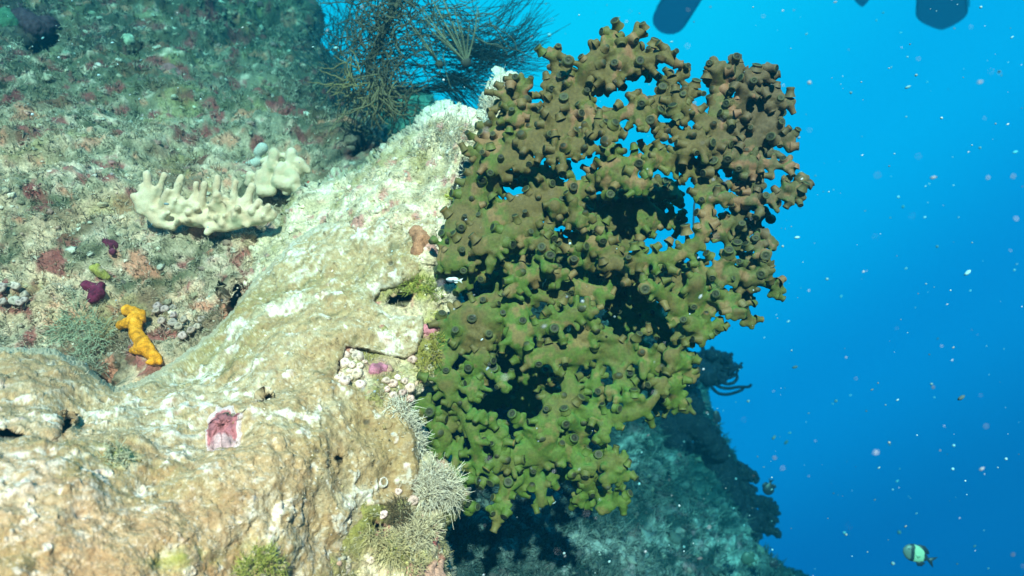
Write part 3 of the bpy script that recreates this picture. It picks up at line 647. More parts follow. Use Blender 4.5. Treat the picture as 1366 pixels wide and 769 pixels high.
for rank, k in enumerate(order):
    p, n, h, r, front, back, py, px = polyps[k]
    if rank < 100:
        g = Geo(); polyp_geo(g, p, n, h, r, front, py, px); g.build('polyp', M_polyp, coral)
    else: polyp_geo(rest, p, n, h, r, front, py, px)
o = rest.build('polyp', M_polyp, coral); tag(o, kind='stuff')
print('polyps', len(polyps))

# ------------------------------------------------------------------ leather corals
def caps_on(body, lines, lift=0., dz=None):
    out = []
    for pts in lines:
        L = []
        for (x, y, r, z) in pts:
            p, n = body.at(x, y) if dz is None else (None, None)
            d = (p[1] if dz is None else dz)-z/1000-lift
            L.append((np.array(P(x, y, d)), r*d/K))
        out.append(L)
    return out
def soft_tint(V, N):
    C = np.tile((.66, .48, .33), (len(V), 1)).astype(float); n = fbm(V, 40, 3, 5)
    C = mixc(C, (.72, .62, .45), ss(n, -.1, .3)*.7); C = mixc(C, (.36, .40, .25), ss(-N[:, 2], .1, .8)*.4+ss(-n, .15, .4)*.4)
    return C
dA = wall.at(265, 300)[0][1]-.035
slab = [[(196, 282, 9, 6), (212, 293, 12, 2), (238, 290, 10, 0), (265, 292, 13, 0), (295, 293, 14, 0), (325, 290, 14, 0), (350, 290, 11, 4), (364, 287, 7, 6)],
        [(225, 282, 8, 0), (262, 280, 10, -6), (300, 278, 10, -8), (340, 278, 9, -4)], [(278, 300, 7, 8), (300, 305, 6, 10), (318, 300, 6, 8)], [(215, 298, 8, 8), (230, 303, 6, 8)]]
fing = [(201, 275, 196, 233, 5.2), (197, 280, 188, 250, 5), (190, 282, 179, 263, 5), (205, 282, 219, 235, 5), (213, 286, 224, 256, 5), (226, 280, 242, 238, 4.6), (230, 276, 236, 262, 4.4), (246, 284, 243, 266, 4), (253, 284, 257, 263, 4.2),
        (262, 284, 262, 246, 3.6), (268, 280, 273, 246, 4.2), (288, 280, 290, 238, 5), (288, 275, 289, 262, 6.5), (300, 282, 301, 265, 4), (312, 278, 314, 244, 4.6), (320, 276, 336, 250, 4.6), (328, 285, 331, 262, 6), (340, 286, 346, 270, 5), (350, 288, 358, 276, 5.2),
        (352, 290, 364, 284, 4.6), (282, 298, 276, 312, 4.6), (245, 292, 258, 300, 4), (318, 292, 330, 302, 4), (300, 290, 296, 300, 5), (236, 276, 249, 272, 4), (206, 268, 208, 252, 4)]
for (x0, y0, x1, y1, r) in fing:
    z0 = rng.uniform(4, 10); zt = rng.uniform(8, 24); bx = rng.uniform(-2, 2)
    slab.append([(x0, y0, r*1.5, z0), ((x0+x1)/2+bx, (y0+y1)/2, r*1.25, (z0+zt)/2), (x1, y1-1, r*1.0, zt)])
for _ in range(34):
    x0 = rng.uniform(200, 358); y0 = rng.uniform(280, 299); a = rng.uniform(-2.6, -.5); l = rng.uniform(5, 14); r = rng.uniform(3, 4.4); z0 = rng.uniform(6, 14)
    slab.append([(x0, y0, r*1.3, z0), (x0+math.cos(a)*l, y0+math.sin(a)*l, r, z0+rng.uniform(4, 16))])
o, V, N = sculpt('finger_leather_coral', caps_on(wall, slab, dz=dA), M_soft, None, .0022, soft_tint, 5, nf=lambda V, N: fbm(V, 45, 3, 9)*.0034+fbm(V, 300, 2, 9)*.0007)
tag(o, 'pale beige leather coral with upright fingers on a wavy slab, casting a dark shadow beneath', 'soft coral', 'pale beige leather corals')
dB = wall.at(370, 250)[0][1]-.03
lob = [[(332, 244, 6, 0), (334, 233, 6, 6)], [(345, 250, 7, 4), (347, 231, 6, 8)], [(356, 250, 8, 4), (355, 222, 6.5, 8)], [(350, 256, 8, 10), (362, 256, 7, 12)], [(364, 222, 9, 6), (366, 206, 8, 8)], [(372, 235, 8, 10), (376, 222, 7, 14)], [(388, 215, 8, 4), (389, 205, 8, 6)],
       [(378, 208, 5, 2)], [(384, 228, 10, 6), (392, 240, 10, 10)], [(370, 242, 9, 14), (384, 246, 10, 14)], [(392, 246, 9, 8), (396, 252, 8, 6)], [(398, 218, 9, 0), (410, 228, 5, -4)], [(345, 248, 9, -6), (375, 238, 14, -8), (395, 228, 12, -8)], [(382, 256, 6, 8)], [(366, 212, 6, 0), (352, 215, 5, -4)]]
o, V, N = sculpt('lobed_leather_coral', caps_on(wall, lob, dz=dB), M_soft, None, .0022, soft_tint, 4, nf=lambda V, N: fbm(V, 45, 3, 9)*.0034+fbm(V, 300, 2, 9)*.0007)
tag(o, 'smaller pale leather coral of thick rounded lobes, up and right of the long fingered one', 'soft coral', 'pale beige leather corals')
dC = wall.at(340, 205)[0][1]-.03
o, V, N = sculpt('round_sponge', caps_on(wall, [[(345, 203, 7, 5), (350, 198, 8, 6)], [(332, 222, 7, 0), (345, 215, 6, 0)]], dz=dC), M_tint, None, .0025, lambda V, N: np.tile((.50, .50, .44), (len(V), 1)), 4)
tag(o, 'pale bluish rounded sponge behind the lobed leather coral', 'sponge')

# ------------------------------------------------------------------ sponges and crusts
def sponge(name, body, lines, tint, label, cat, vox=.002, lift=.008, rough=.0025, m=None):
    d = body.at(lines[0][0][0], lines[0][0][1])[0][1]
    c = []
    for pts in lines:
        L = []
        for (x, y, r) in pts:
            dd = body.at(x, y)[0][1]-lift; L.append((np.array(P(x, y, dd)), r*dd/K))
        c.append(L)
    def cf(V, N):
        n = fbm(V, 90, 3, 5); C = np.tile(tint, (len(V), 1)).astype(float); C = mixc(C, np.array(tint)*.55, ss(-n, .0, .35)); return mixc(C, np.minimum(np.array(tint)*1.35+.03, 1), ss(n, .1, .4)*.7)
    o, V, N = sculpt(name, c, m or M_tint, None, vox, cf, 2, nf=lambda V, N: fbm(V, 130, 3, 9)*rough)
    return tag(o, label, cat)
sponge('orange_sponge', wall, [[(170, 414, 8), (186, 420, 8)], [(160, 434, 6), (174, 430, 8), (186, 426, 8)], [(180, 424, 9), (182, 446, 9), (192, 460, 10), (202, 473, 9), (213, 482, 5)], [(176, 468, 5), (190, 466, 8)], [(204, 482, 6), (198, 484, 4)]], (.85, .32, .015), 'bright orange encrusting sponge running down the rock on the left', 'sponge')
sponge('maroon_sponge', wall, [[(114, 380, 6), (125, 386, 9), (132, 392, 8)], [(124, 398, 8), (130, 386, 8)], [(136, 380, 5)]], (.16, .015, .05), 'dark maroon lumpy sponge below a yellowish patch, up and left of the orange sponge', 'sponge')
sponge('maroon_crust', wall, [[(138, 322, 6), (150, 328, 8)], [(150, 336, 5)]], (.13, .02, .05), 'small maroon crust directly below and left of the fingered leather coral', 'sponge')
sponge('maroon_crust', wall, [[(112, 326, 6), (118, 322, 5)]], (.15, .03, .07), 'smallest maroon crust, left of the other one under the fingered leather coral', 'sponge')
sponge('yellow_sponge', wall, [[(124, 358, 5), (134, 364, 7), (143, 370, 5)], [(130, 356, 5)]], (.38, .34, .08), 'dull yellow patch of sponge touching the maroon lumpy sponge from above', 'sponge', lift=.004)
sponge('pale_ball_sponge', wall, [[(171, 54, 9)]], (.50, .55, .40), 'small pale green ball sponge high on the dark upper left wall', 'sponge', lift=.03)
sponge('rust_sponge', wall, [[(198, 80, 7), (206, 76, 7)], [(216, 72, 4)]], (.42, .12, .06), 'rust orange crust in a dark hollow high on the left wall', 'sponge', lift=.03)
sponge('pink_sponge', wall, [[(212, 98, 6), (226, 94, 10), (236, 102, 8)]], (.30, .12, .12), 'dusky pink crust just right of the rust orange one on the upper wall', 'sponge', lift=.03)
sponge('green_sponge', wall, [[(8, 22, 12), (14, 34, 12)]], (.07, .14, .08), 'rounded dark green sponge in the top left corner', 'sponge', lift=.03)
sponge('dark_purple_sponge', wall, [[(30, 25, 14), (50, 40, 16), (66, 34, 12)], [(45, 58, 9)]], (.07, .03, .045), 'large dark purple lump beside the green sponge in the top left corner', 'sponge', lift=.02, rough=.008, vox=.004)
sponge('red_sponge', wall, [[(408, 252, 4), (412, 244, 2.5)]], (.50, .07, .04), 'tiny red crust just right of the lobed leather coral', 'sponge', lift=.012)
sponge('brown_star_coral', ridge, [[(556, 312, 12), (562, 322, 14), (558, 338, 12)], [(572, 308, 6)], [(548, 344, 7)]], (.42, .20, .11), 'reddish brown grainy coral patch on the ridge edge beside the tube coral', 'coral', lift=-.004, rough=.003)
sponge('pink_sponge', ridge, [[(676, 110, 5), (679, 122, 6)], [(688, 116, 4)]], (.55, .17, .13), 'coral red sponge at the very tip of the pale ridge', 'sponge', lift=.01)
for k, (x, y, r, t, lab) in enumerate([(345, 228, 0, 0, '')][:0]): pass

class Front:
    def at(s, px, py):
        c = []
        for b in (bould, ridge):
            i = int(np.clip(round((px-b.x0)/b.step), 0, b.nx-1)); j = int(np.clip(round((py-b.y0)/b.step), 0, b.ny-1))
            if b.s0[j, i] > 1: c.append(b.at(px, py))
        return min(c, key=lambda q: q[0][1]) if c else ridge.at(px, py)
near = Front()
sponge('pink_crust', near, [[(568, 440, 8), (578, 443, 5)], [(588, 437, 6)]], (.62, .24, .30), 'bright pink crust near the right edge of the brown boulder', 'coralline algae', lift=-.002, rough=.002)
sponge('pink_crust', near, [[(500, 494, 9), (510, 492, 8)]], (.52, .20, .28), 'mauve crust between the two clusters of white barrels', 'coralline algae', lift=-.003, rough=.003)
# pink hollow cup let into the boulder
def pink_cup():
    g = Geo(); out = np.array([(274, 562), (277, 549), (287, 540), (299, 537), (309, 542), (312, 551), (320, 550), (328, 553), (321, 561), (320, 572), (318, 583), (309, 591), (297, 595), (285, 592), (278, 583), (275, 573)], float)
    m = 64; seg = []
    for k in range(len(out)):
        a, b = out[k], out[(k+1) % len(out)]; seg += [a*(1-t)+b*t+rng.normal(size=2)*.8 for t in (0, .25, .5, .75)]
    seg = np.array(seg); cen = np.array((298, 566.)); rings = [1.12, 1.05, .98, .9, .82, .74, .66, .57, .48, .39, .3, .2, .1, .02]; hh = [-.003, .002, .0035]+[.003]*11
    V = []; C = []
    for r, h in zip(rings, hh):
        for q in seg:
            dq = q-cen; el_ = dq/np.hypot(*dq)*20; bl = ss(np.array([r]), .85, .4)[0]; xy = cen+(dq*(1-bl)+el_*bl)*r; p, n = bould.at(*xy); p = p+np.array([0, -1., 0])*(h+.0025); V.append(p)
            w = np.array((.55, .20, .22)) if r < .93 else np.array((.78, .62, .60))
            if xy[1] > 577: w = w*.45+np.array((.80, .66, .66))*.55
            if r < .9: kk = float(fbm(np.array([p]), 120, 3, 3)[0]); w = w*(1+kk)*.9; w = w*(1-.45*max(0, min(1, (562-xy[1])/14)))
            C.append(w*((.9+.2*rng.random()) if r > .85 else 1))
    n = len(seg); F = [(i*n+j, i*n+(j+1) % n, (i+1)*n+(j+1) % n, (i+1)*n+j) for i in range(len(rings)-1) for j in range(n)]
    V = np.array(V); g.add(V, np.array(F), np.array(C))
    return tag(g.build('pink_cup_sponge', M_tint), 'pink hollow with a white rim let into the brown boulder', 'sponge')
pink_cup()
def ring_hole(body, x, y, r, label, tint=(.8, .74, .66)):
    g = Geo(); p, n = body.at(x, y); s = p[1]/K
    lathe(g, p, n, [(r*1.5*s, -.002), (r*1.25*s, .0025), (r*1.0*s, .0035), (r*.8*s, .002), (r*.6*s, -.002), (r*.2*s, -.003), (.0001, -.003)], [(.5, .42, .28), tint, tint, (.4, .33, .22), (.16, .12, .08), (.08, .06, .04), (.08, .06, .04)], seg=16)
    tag(g.build('tube_opening', M_tint), label, 'worm tube')
ring_hole(bould, 513, 643, 5.5, 'small raised ring opening on the brown boulder above the lower tufts')
ring_hole(bould, 355, 533, 6, 'white rimmed black hole in the boulder, right of the pink hollow', (.85, .82, .75))

# ------------------------------------------------------------------ clusters of little barrels (sea squirts) and knobs
def barrel(body, x, y, r, group, label, tint=(.86, .72, .62), tall=1.0, name='sea_squirt', cat='sea squirt', lift=0.):
    p, n = body.at(x, y); s = p[1]/K; r = r*s; n = n+np.array([rng.normal()*.35, -.7, rng.normal()*.3+.1]); n /= np.linalg.norm(n); h = r*tall*1.5; p = p-n*lift
    t = np.array(tint)*(1+rng.normal()*.10)*np.array((1, 1-rng.random()*.14, 1-rng.random()*.16)); g = Geo()
    lathe(g, p, n, [(r*.75, -r*.6), (r*.95, h*.2), (r*1.0, h*.5), (r*.9, h*.78), (r*.62, h*.94), (r*.36, h), (r*.24, h*.95), (.0001, h*.90)], [t*.75, t*.9, t, t, np.minimum(t*1.1, 1), t*.85, t*.55, t*.35], seg=12, squash=rng.uniform(.85, 1))
    g.V = [v+rng.normal(size=(1, 3))*0+fbm(v, 160, 2, 9)[:, None]*.0022 for v in g.V]
    o = g.build(name, M_tint); tag(o, label, cat, group)
gA = 'white barrels at the lower edge of the boulder'
for (x, y, r) in ((461, 471, 6), (470, 466, 5), (479, 474, 8), (461, 484, 7.5), (470, 489, 5), (480, 489, 5), (478, 499, 7.5), (467, 505, 5), (458, 511, 7.5), (450, 505, 4.5), (482, 514, 7), (456, 500, 4), (487, 481, 4), (466, 497, 4)):
    barrel(near, x, y, r, gA, 'creamy white sea squirt in the left cluster at the lower edge of the brown plate', lift=.001)
gB = 'white barrels beside the tube coral'
for (x, y, r) in ((553, 477, 6.5), (515, 508, 6), (527, 511, 7), (545, 518, 7.5), (524, 527, 6.5), (536, 525, 5), (546, 531, 6), (532, 501, 5), (540, 508, 5), (516, 520, 4.5)):
    barrel(near, x, y, r, gB, 'pinkish white sea squirt in the right cluster beside the lower left of the tube coral', (.85, .66, .58), lift=.001)
for (x, y, r) in ((548, 668, 8), (507, 687, 6), (495, 747, 6), (532, 655, 5)):
    barrel(near, x, y, r, 'lone pink white balls in the lower tangle', 'single rounded pinkish white squirt in the tangle below the pale tufts', (.88, .70, .66), .5, lift=.001)
for (x, y, r) in ((20, 404, 5), (28, 400, 5), (38, 398, 6), (47, 404, 6), (52, 412, 5), (32, 412, 7), (22, 416, 5), (42, 416, 5)):
    barrel(wall, x, y, r, 'pale pink squirts at the left edge', 'pale pink squirt of the small bunch near the left edge of the wall', (.52, .42, .38), .5, lift=-.01)
for (x, y, r) in ((196, 392, 6), (206, 398, 6), (214, 390, 5), (208, 418, 6), (222, 425, 6), (236, 432, 6), (245, 424, 5), (228, 412, 5), (252, 436, 5), (262, 420, 5), (268, 430, 5), (240, 442, 6), (192, 398, 5), (176, 450, 5)):
    barrel(wall, x, y, r, 'pale pink squirts above the boulder', 'pale pink squirt of the scattered bunch right of the orange sponge', (.46, .36, .31), .45, lift=-.01)
for (x, y, r) in ((371, 289, 5), (384, 288, 5.5), (393, 286, 4.5), (389, 280, 4)):
    barrel(wall, x, y, r, 'pink knobs right of the fingered coral', 'pinkish knob close to the right end of the fingered leather coral', (.60, .45, .42), .7, lift=-.01)
sponge('pink_lobed_sponge', near, [[(570, 766, 6), (578, 752, 5)], [(584, 764, 6), (590, 744, 4.5)], [(596, 768, 6), (599, 752, 4.5)], [(556, 768, 7), (562, 758, 6)], [(588, 770, 8), (566, 772, 8)], [(545, 764, 6), (552, 752, 4)]], (.62, .36, .27), 'salmon pink lobed clump at the bottom edge below the lower tufts', 'sponge', lift=.008, rough=.004)
g = Geo(); dd = ridge.at(578, 712)[0][1]-.012; tube(g, [P(580, 700, dd), P(582, 714, dd-.003), P(579, 728, dd)], [.003, .0042, .003], (.62, .22, .2), 8); tag(g.build('red_finger_sponge', M_tint), 'small upright red finger above the salmon pink fingers', 'sponge')

# ------------------------------------------------------------------ tufts of fine growth
def tuft(name, body, blobs, tint, n, ln, label, cat='hydroid', rad=.00045, lift=0., tipc=None, up=(0, -.3, .25)):
    g = Geo()
    for (cx, cy, cr) in blobs:
        for k in range(int(n*cr*cr/400)):
            a = rng.random()*6.283; q = cr*math.sqrt(rng.random()); x = cx+math.cos(a)*q; y = cy+math.sin(a)*q
            p, nn = body.at(cx, cy); d = p[1]-lift; 
            q2 = q/cr; base = np.array(P(x, y, d))+np.array([0, -.010*(1-q2*q2), 0])
            dirn = np.array([math.cos(a)*q2*.9, -.55, -math.sin(a)*q2*.9])+np.array(up)+rng.normal(size=3)*.35
            dirn /= np.linalg.norm(dirn); l = ln*rng.uniform(.4, 1.1); side = rng.normal(size=3)*.75
            pts = [base+dirn*l*t+side*l*t*t*.6 for t in (-.25, .25, .65, 1.)]
            t0 = np.array(tint)*rng.uniform(.6, 1.15); t1 = np.array(tipc if tipc is not None else tint)*rng.uniform(.9, 1.3)
            tube(g, pts, [rad*1.2, rad, rad*.8, rad*.4], np.clip(np.array([t0*.8, t0, (t0+t1)/2, t1]), 0, 1), 3, cap=False)
            if rng.random() < .5:
                b0 = pts[1]; dr = dirn+rng.normal(size=3)*.6; tube(g, [b0, b0+dr*l*.2, b0+dr*l*.42], [rad*.8, rad*.6, rad*.3], np.clip(t1, 0, 1), 3, cap=False)
    return tag(g.build(name, M_hair), label, cat)
tuft('hydroid_tuft', ridge, [(532, 550, 17), (548, 578, 16), (540, 564, 15), (556, 590, 10)], (.78, .74, .58), 330, .015, 'cream feathery tuft at the boulder edge below the white barrels', tipc=(.9, .88, .75), lift=.008)
tuft('hydroid_tuft', ridge, [(575, 640, 20), (592, 646, 20), (570, 655, 18), (602, 660, 14)], (.66, .60, .42), 330, .016, 'largest cream tuft, beside the lower left branches of the tube coral', tipc=(.85, .82, .68), lift=.01)
tuft('hydroid_tuft', ridge, [(560, 708, 20), (545, 716, 16), (574, 700, 12)], (.55, .48, .28), 300, .014, 'olive brown tuft directly under the largest cream tuft', tipc=(.8, .74, .52), lift=.012)
tuft('hydroid_tuft', ridge, [(534, 678, 14), (528, 690, 10)], (.16, .13, .07), 300, .010, 'small dark brown tuft between the boulder and the lower squirts', lift=.012)
tuft('hydroid_tuft', ridge, [(658, 148, 13), (664, 134, 13), (672, 120, 12)], (.60, .54, .42), 240, .012, 'cream tuft on the ridge crest touching the upper left of the tube coral', tipc=(.9, .86, .72), lift=.008)
tuft('hydroid_tuft', ridge, [(684, 112, 8)], (.75, .70, .6), 330, .010, 'small white tuft at the tip of the ridge', tipc=(.9, .9, .8), lift=.01)
tuft('hydroid_tuft', ridge, [(600, 172, 20), (618, 176, 16), (580, 184, 18), (612, 196, 18), (560, 200, 16)], (.50, .44, .33), 110, .009, 'matted cream fuzz over the summit of the pale ridge', tipc=(.72, .66, .54))
tuft('algae_tuft', wall, [(90, 255, 20), (104, 262, 14), (76, 248, 12)], (.26, .40, .20), 120, .016, 'light green feathery algae left of the fingered leather coral', 'algae', lift=.012)
tuft('algae_tuft', wall, [(105, 432, 26), (130, 446, 22), (85, 440, 20), (120, 466, 18)], (.46, .52, .36), 130, .014, 'pale green feathery algae left of the orange sponge', 'algae', lift=.006)
tuft('algae_tuft', wall, [(130, 492, 16), (110, 480, 12)], (.44, .46, .34), 150, .012, 'greyish tuft resting against the upper rim of the brown boulder', 'algae', lift=.006)
tuft('algae_tuft', bould, [(155, 608, 16), (168, 615, 10)], (.50, .56, .40), 260, .008, 'small greenish white tuft on the lower left of the boulder', 'algae')
tuft('algae_tuft', bould, [(350, 745, 20), (330, 762, 18), (372, 758, 14)], (.36, .42, .10), 200, .008, 'yellow green tuft at the bottom edge of the boulder', 'algae')
tuft('algae_tuft', ridge, [(602, 262, 7), (600, 275, 8)], (.50, .55, .05), 400, .005, 'bright yellow green tuft on the ridge beside the tube coral', 'algae')
tuft('algae_tuft', ridge, [(548, 378, 14), (566, 382, 14), (580, 392, 10)], (.34, .40, .08), 260, .007, 'olive green tuft over the dark slot in the ridge', 'algae')
tuft('algae_tuft', ridge, [(576, 470, 14), (584, 452, 10), (566, 492, 12)], (.42, .38, .08), 240, .007, 'mustard tuft between the pink crust and the right hand squirts', 'algae')
tuft('algae_tuft', ridge, [(520, 730, 22), (545, 750, 20), (500, 715, 14)], (.58, .52, .28), 200, .010, 'olive tangle in the bottom of the rock below the dark brown tuft', 'algae', lift=.01)

# ------------------------------------------------------------------ uncountable small growth
def rubble(name, body, n, rmin, rmax, tints, cond=None, flat=.6, sub=1):
    g = Geo()
    for (p, nr, px, py, c) in body.sample(n, cond):
        r = rmin*(rmax/rmin)**(rng.random()**2.2)*p[1]; t = np.array(tints[rng.integers(len(tints))]); t = t*.55+c*.6
        V, F = ICO[sub]; blob(g, p-nr*r*.25, r, np.clip(t*rng.uniform(.7, 1.2), 0, 1), sub+(1 if r > .004 else 0), .95, (1, rng.uniform(.5, 1.2), flat), nr)
    tag(g.build(name, M_tint), kind='stuff')
def turf(name, body, n, ln, tints, rad=.0006, cond=None):
    g = Geo()
    for (p, nr, px, py, c) in body.sample(n, cond):
        t = np.array(tints[rng.integers(len(tints))])*.5+c*.55; k = rng.integers(3, 7); s = p[1]
        for _ in range(k):
            d = nr+rng.normal(size=3)*.7; d /= np.linalg.norm(d); l = ln*s*rng.uniform(.5, 1.3); q = p+rng.normal(size=3)*.002*s
            tube(g, [q-d*l*.2, q+d*l*.5, q+d*l+rng.normal(size=3)*l*.25], [rad*s, rad*s*.8, rad*s*.4], np.clip(t*rng.uniform(.7, 1.3), 0, 1), 3, cap=False)
    tag(g.build(name, M_hair), kind='stuff')
wcond = lambda px, py: px < 520 and py < 560 and not (py > 470 and px < 250)
rubble('coral_rubble', wall, 2200, .0016, .007, [(.6, .6, .5), (.3, .33, .24), (.1, .12, .08), (.6, .5, .38), (.4, .2, .2), (.8, .78, .68), (.14, .05, .08)], wcond)
turf('algae_turf', wall, 7500, .007, [(.46, .42, .32), (.24, .22, .14), (.08, .09, .05), (.64, .56, .45)], .0007, wcond)
rubble('shell_crust', ridge, 1500, .0015, .006, [(.8, .76, .64), (.5, .46, .2), (.6, .3, .3), (.2, .2, .1), (.85, .8, .7), (.3, .15, .12)])
turf('short_turf', ridge, 1800, .0055, [(.7, .66, .5), (.4, .38, .18), (.8, .78, .7)], .0005)
rubble('boulder_crust', bould, 1500, .0008, .0042, [(.7, .66, .5), (.8, .78, .7), (.5, .38, .2), (.35, .3, .12), (.16, .13, .07), (.9, .88, .8)], flat=.45)
turf('boulder_turf', bould, 700, .004, [(.6, .56, .36), (.4, .36, .16), (.8, .78, .68)], .0004)
rubble('slope_rubble', slope, 1500, .003, .014, [(.06, .09, .08), (.16, .18, .14), (.03, .04, .04), (.10, .08, .08)], lambda px, py: py > 380)
turf('slope_turf', slope, 6500, .011, [(.03, .065, .065), (.09, .14, .13), (.01, .035, .04)], .0009, lambda px, py: py > 380)
rubble('mound_rubble', mound, 260, .003, .010, [(.2, .28, .2), (.1, .15, .1), (.3, .35, .25)])
turf('mound_turf', mound, 400, .010, [(.15, .25, .2), (.25, .35, .28)], .0008)

# ------------------------------------------------------------------ black coral bush over the gap
def bez(a, b, c, n):
    t = np.linspace(0, 1, n)[:, None]; return (1-t)**2*a+2*t*(1-t)*b+t*t*c
def strands(g, n, a, b, c, sp, d, dr, rad, tint, wig=.012, seg=4):
    for _ in range(n):
        dd = d+rng.normal()*dr
        A, B, Cc = [np.array(P(x+rng.normal()*s, y+rng.normal()*s2, dd+rng.normal()*.02)) for (x, y), (s, s2) in zip((a, b, c), sp)]
        m = 12; pts = bez(A, B, Cc, m); w = np.cumsum(rng.normal(size=(m, 3)), axis=0)*wig/m; pts = pts+w
        t = np.array(tint)*rng.uniform(.6, 1.4); tube(g, pts, np.linspace(rad, rad*.45, m), t, seg)
        if rng.random() < .7:     # a side twig
            k = rng.integers(3, 8); dirn = pts[k+1]-pts[k]; dirn /= np.linalg.norm(dirn)+1e-9; dirn = dirn+rng.normal(size=3)*.35; l = rng.uniform(.04, .11)
            tube(g, [pts[k], pts[k]+dirn*l*.5+rng.normal(size=3)*.004, pts[k]+dirn*l+rng.normal(size=3)*.008], [rad*.6, rad*.5, rad*.3], t, seg)
M_black = mat('black_coral_twig', .8, (), None, .3, .1, vscale=40)
bc = empty('black_coral', P(505, 150, 1.7)); tag(bc, 'big dark bush of fine sweeping twigs hanging over the blue gap above the ridge', 'black coral')
DK = (.02, .035, .04)
g = Geo(); r0 = .0011
strands(g, 120, (600, 60), (660, 98), (716, 50), ((24, 24), (14, 16), (16, 38)), 1.75, .07, r0, DK)
strands(g, 30, (560, 20), (640, 60), (700, 10), ((40, 30), (24, 24), (22, 30)), 1.8, .08, r0, DK)
strands(g, 34, (520, 118), (590, 128), (670, 78), ((12, 6), (22, 10), (18, 14)), 1.75, .05, r0, DK)
strands(g, 46, (595, 100), (625, 112), (650, 135), ((14, 6), (12, 8), (22, 18)), 1.72, .05, r0*.9, DK)
strands(g, 30, (585, 112), (612, 118), (632, 168), ((8, 4), (8, 6), (16, 10)), 1.72, .04, r0, DK)
strands(g, 32, (500, 90), (560, 80), (620, 40), ((16, 20), (26, 30), (40, 36)), 1.75, .07, r0, DK)
g.build('twigs', M_black, bc)
g = Geo(); strands(g, 70, (465, 40), (465, 20), (480, 60), ((24, 40), (34, 40), (40, 50)), 1.95, .08, r0*1.1, (.02, .05, .055)); strands(g, 50, (430, 60), (445, 90), (465, 130), ((18, 26), (22, 26), (26, 26)), 1.85, .05, r0*1.1, (.02, .05, .055)); g.build('side_twigs', M_black, bc)
g = Geo(); BR = (.10, .08, .052)
trunk = [(545, -25), (530, 5), (512, 35), (500, 62), (494, 88), (500, 112), (520, 126), (545, 128)]
for _ in range(3):
    pts = [P(x+rng.normal()*4, y+rng.normal()*3, 1.6+rng.normal()*.02) for x, y in trunk]; tube(g, pts, [.006, .006, .0065, .007, .007, .006, .0045, .003], np.array(BR)*rng.uniform(.7, 1.1), 6)
g.build('trunk', M_black, bc)
tg = empty('tangled_basket_star', P(505, 110, 1.58)); tag(tg, 'brown tangle of knotted arms wrapped round the black coral stem above the ridge', 'basket star')
def walk(g, x, y, a, n, step, rad, tint, curl, d):
    pts = []; 
    for k in range(n):
        pts.append(P(x, y, d)); a += rng.normal()*curl; x += math.cos(a)*step; y += math.sin(a)*step; d += rng.normal()*.006
    tube(g, pts, np.linspace(rad, rad*.5, n), tint, 5)
g = Geo()
for _ in range(230):
    t = rng.random(); k = min(int(t*6), 5); x, y = trunk[k+1]; x += rng.normal()*16; y += rng.normal()*14
    walk(g, x, y, rng.random()*6.28, rng.integers(10, 24), 4, .0019, np.array(BR)*rng.uniform(.6, 1.4), .45, 1.55+rng.normal()*.03)
g.build('coiled_arms', M_black, tg)
g = Geo()
for _ in range(60):
    walk(g, 505+rng.normal()*16, 118+rng.normal()*8, math.pi/2+rng.normal()*.5, rng.integers(9, 16), 4.4, .0021, np.array((.17, .13, .07))*rng.uniform(.7, 1.3), .28, 1.5+rng.normal()*.02)
for _ in range(16): walk(g, 470+rng.normal()*10, 110+rng.normal()*10, math.pi+rng.normal()*.6, 9, 4.4, .0018, np.array((.22, .17, .08)), .3, 1.45)
g.build('hanging_arms', M_black, tg)
g = Geo()
for _ in range(60): 
    walk(g, 560+rng.normal()*45, 12+rng.normal()*20, rng.normal()*.8, rng.integers(10, 20), 5, .0016, np.array((.11, .11, .08))*rng.uniform(.7, 1.3), .3, 1.6+rng.normal()*.04)
g.build('upper_arms', M_black, tg)
fs = empty('feather_star', P(622, 84, 1.6)); tag(fs, 'feather star of long thin straight arms spreading upward from the black coral', 'feather star')
for (hx, hy, tips) in ((622, 84, ((565, 14), (570, -12), (585, -15), (606, 12), (601, 38), (588, 52), (574, 40), (566, 24))), (586, 86, ((548, 34), (540, 20), (572, 48))), (622, 84, ((637, 10), (626, 30), (614, 30)))):
    for (tx, ty) in tips:
        g = Geo(); a = np.array(P(hx, hy, 1.58)); b = np.array(P((hx+tx)/2+rng.normal()*3, (hy+ty)/2+rng.normal()*3, 1.55)); c = np.array(P(tx, ty, 1.52)); pts = bez(a, b, c, 9); tube(g, pts, np.linspace(.0026, .0011, 9), (.26, .24, .16), 5)
        for q in range(1, 9):
            for sd in (-1, 1):
                dv = pts[q]-pts[q-1]; dv /= np.linalg.norm(dv); pr = np.array([-dv[2], 0, dv[0]])*sd+dv*.8; tube(g, [pts[q], pts[q]+pr*.006], [.0006, .0004], (.24, .22, .15), 3, cap=False)
        g.build('arm', M_black, fs)
g = Geo(); blob(g, P(622, 84, 1.58), .012, (.07, .06, .05), 2, .4); g.build('hub', M_black, fs); g = Geo(); blob(g, P(586, 86, 1.58), .010, (.09, .08, .06), 2, .4); g.build('hub', M_black, fs)

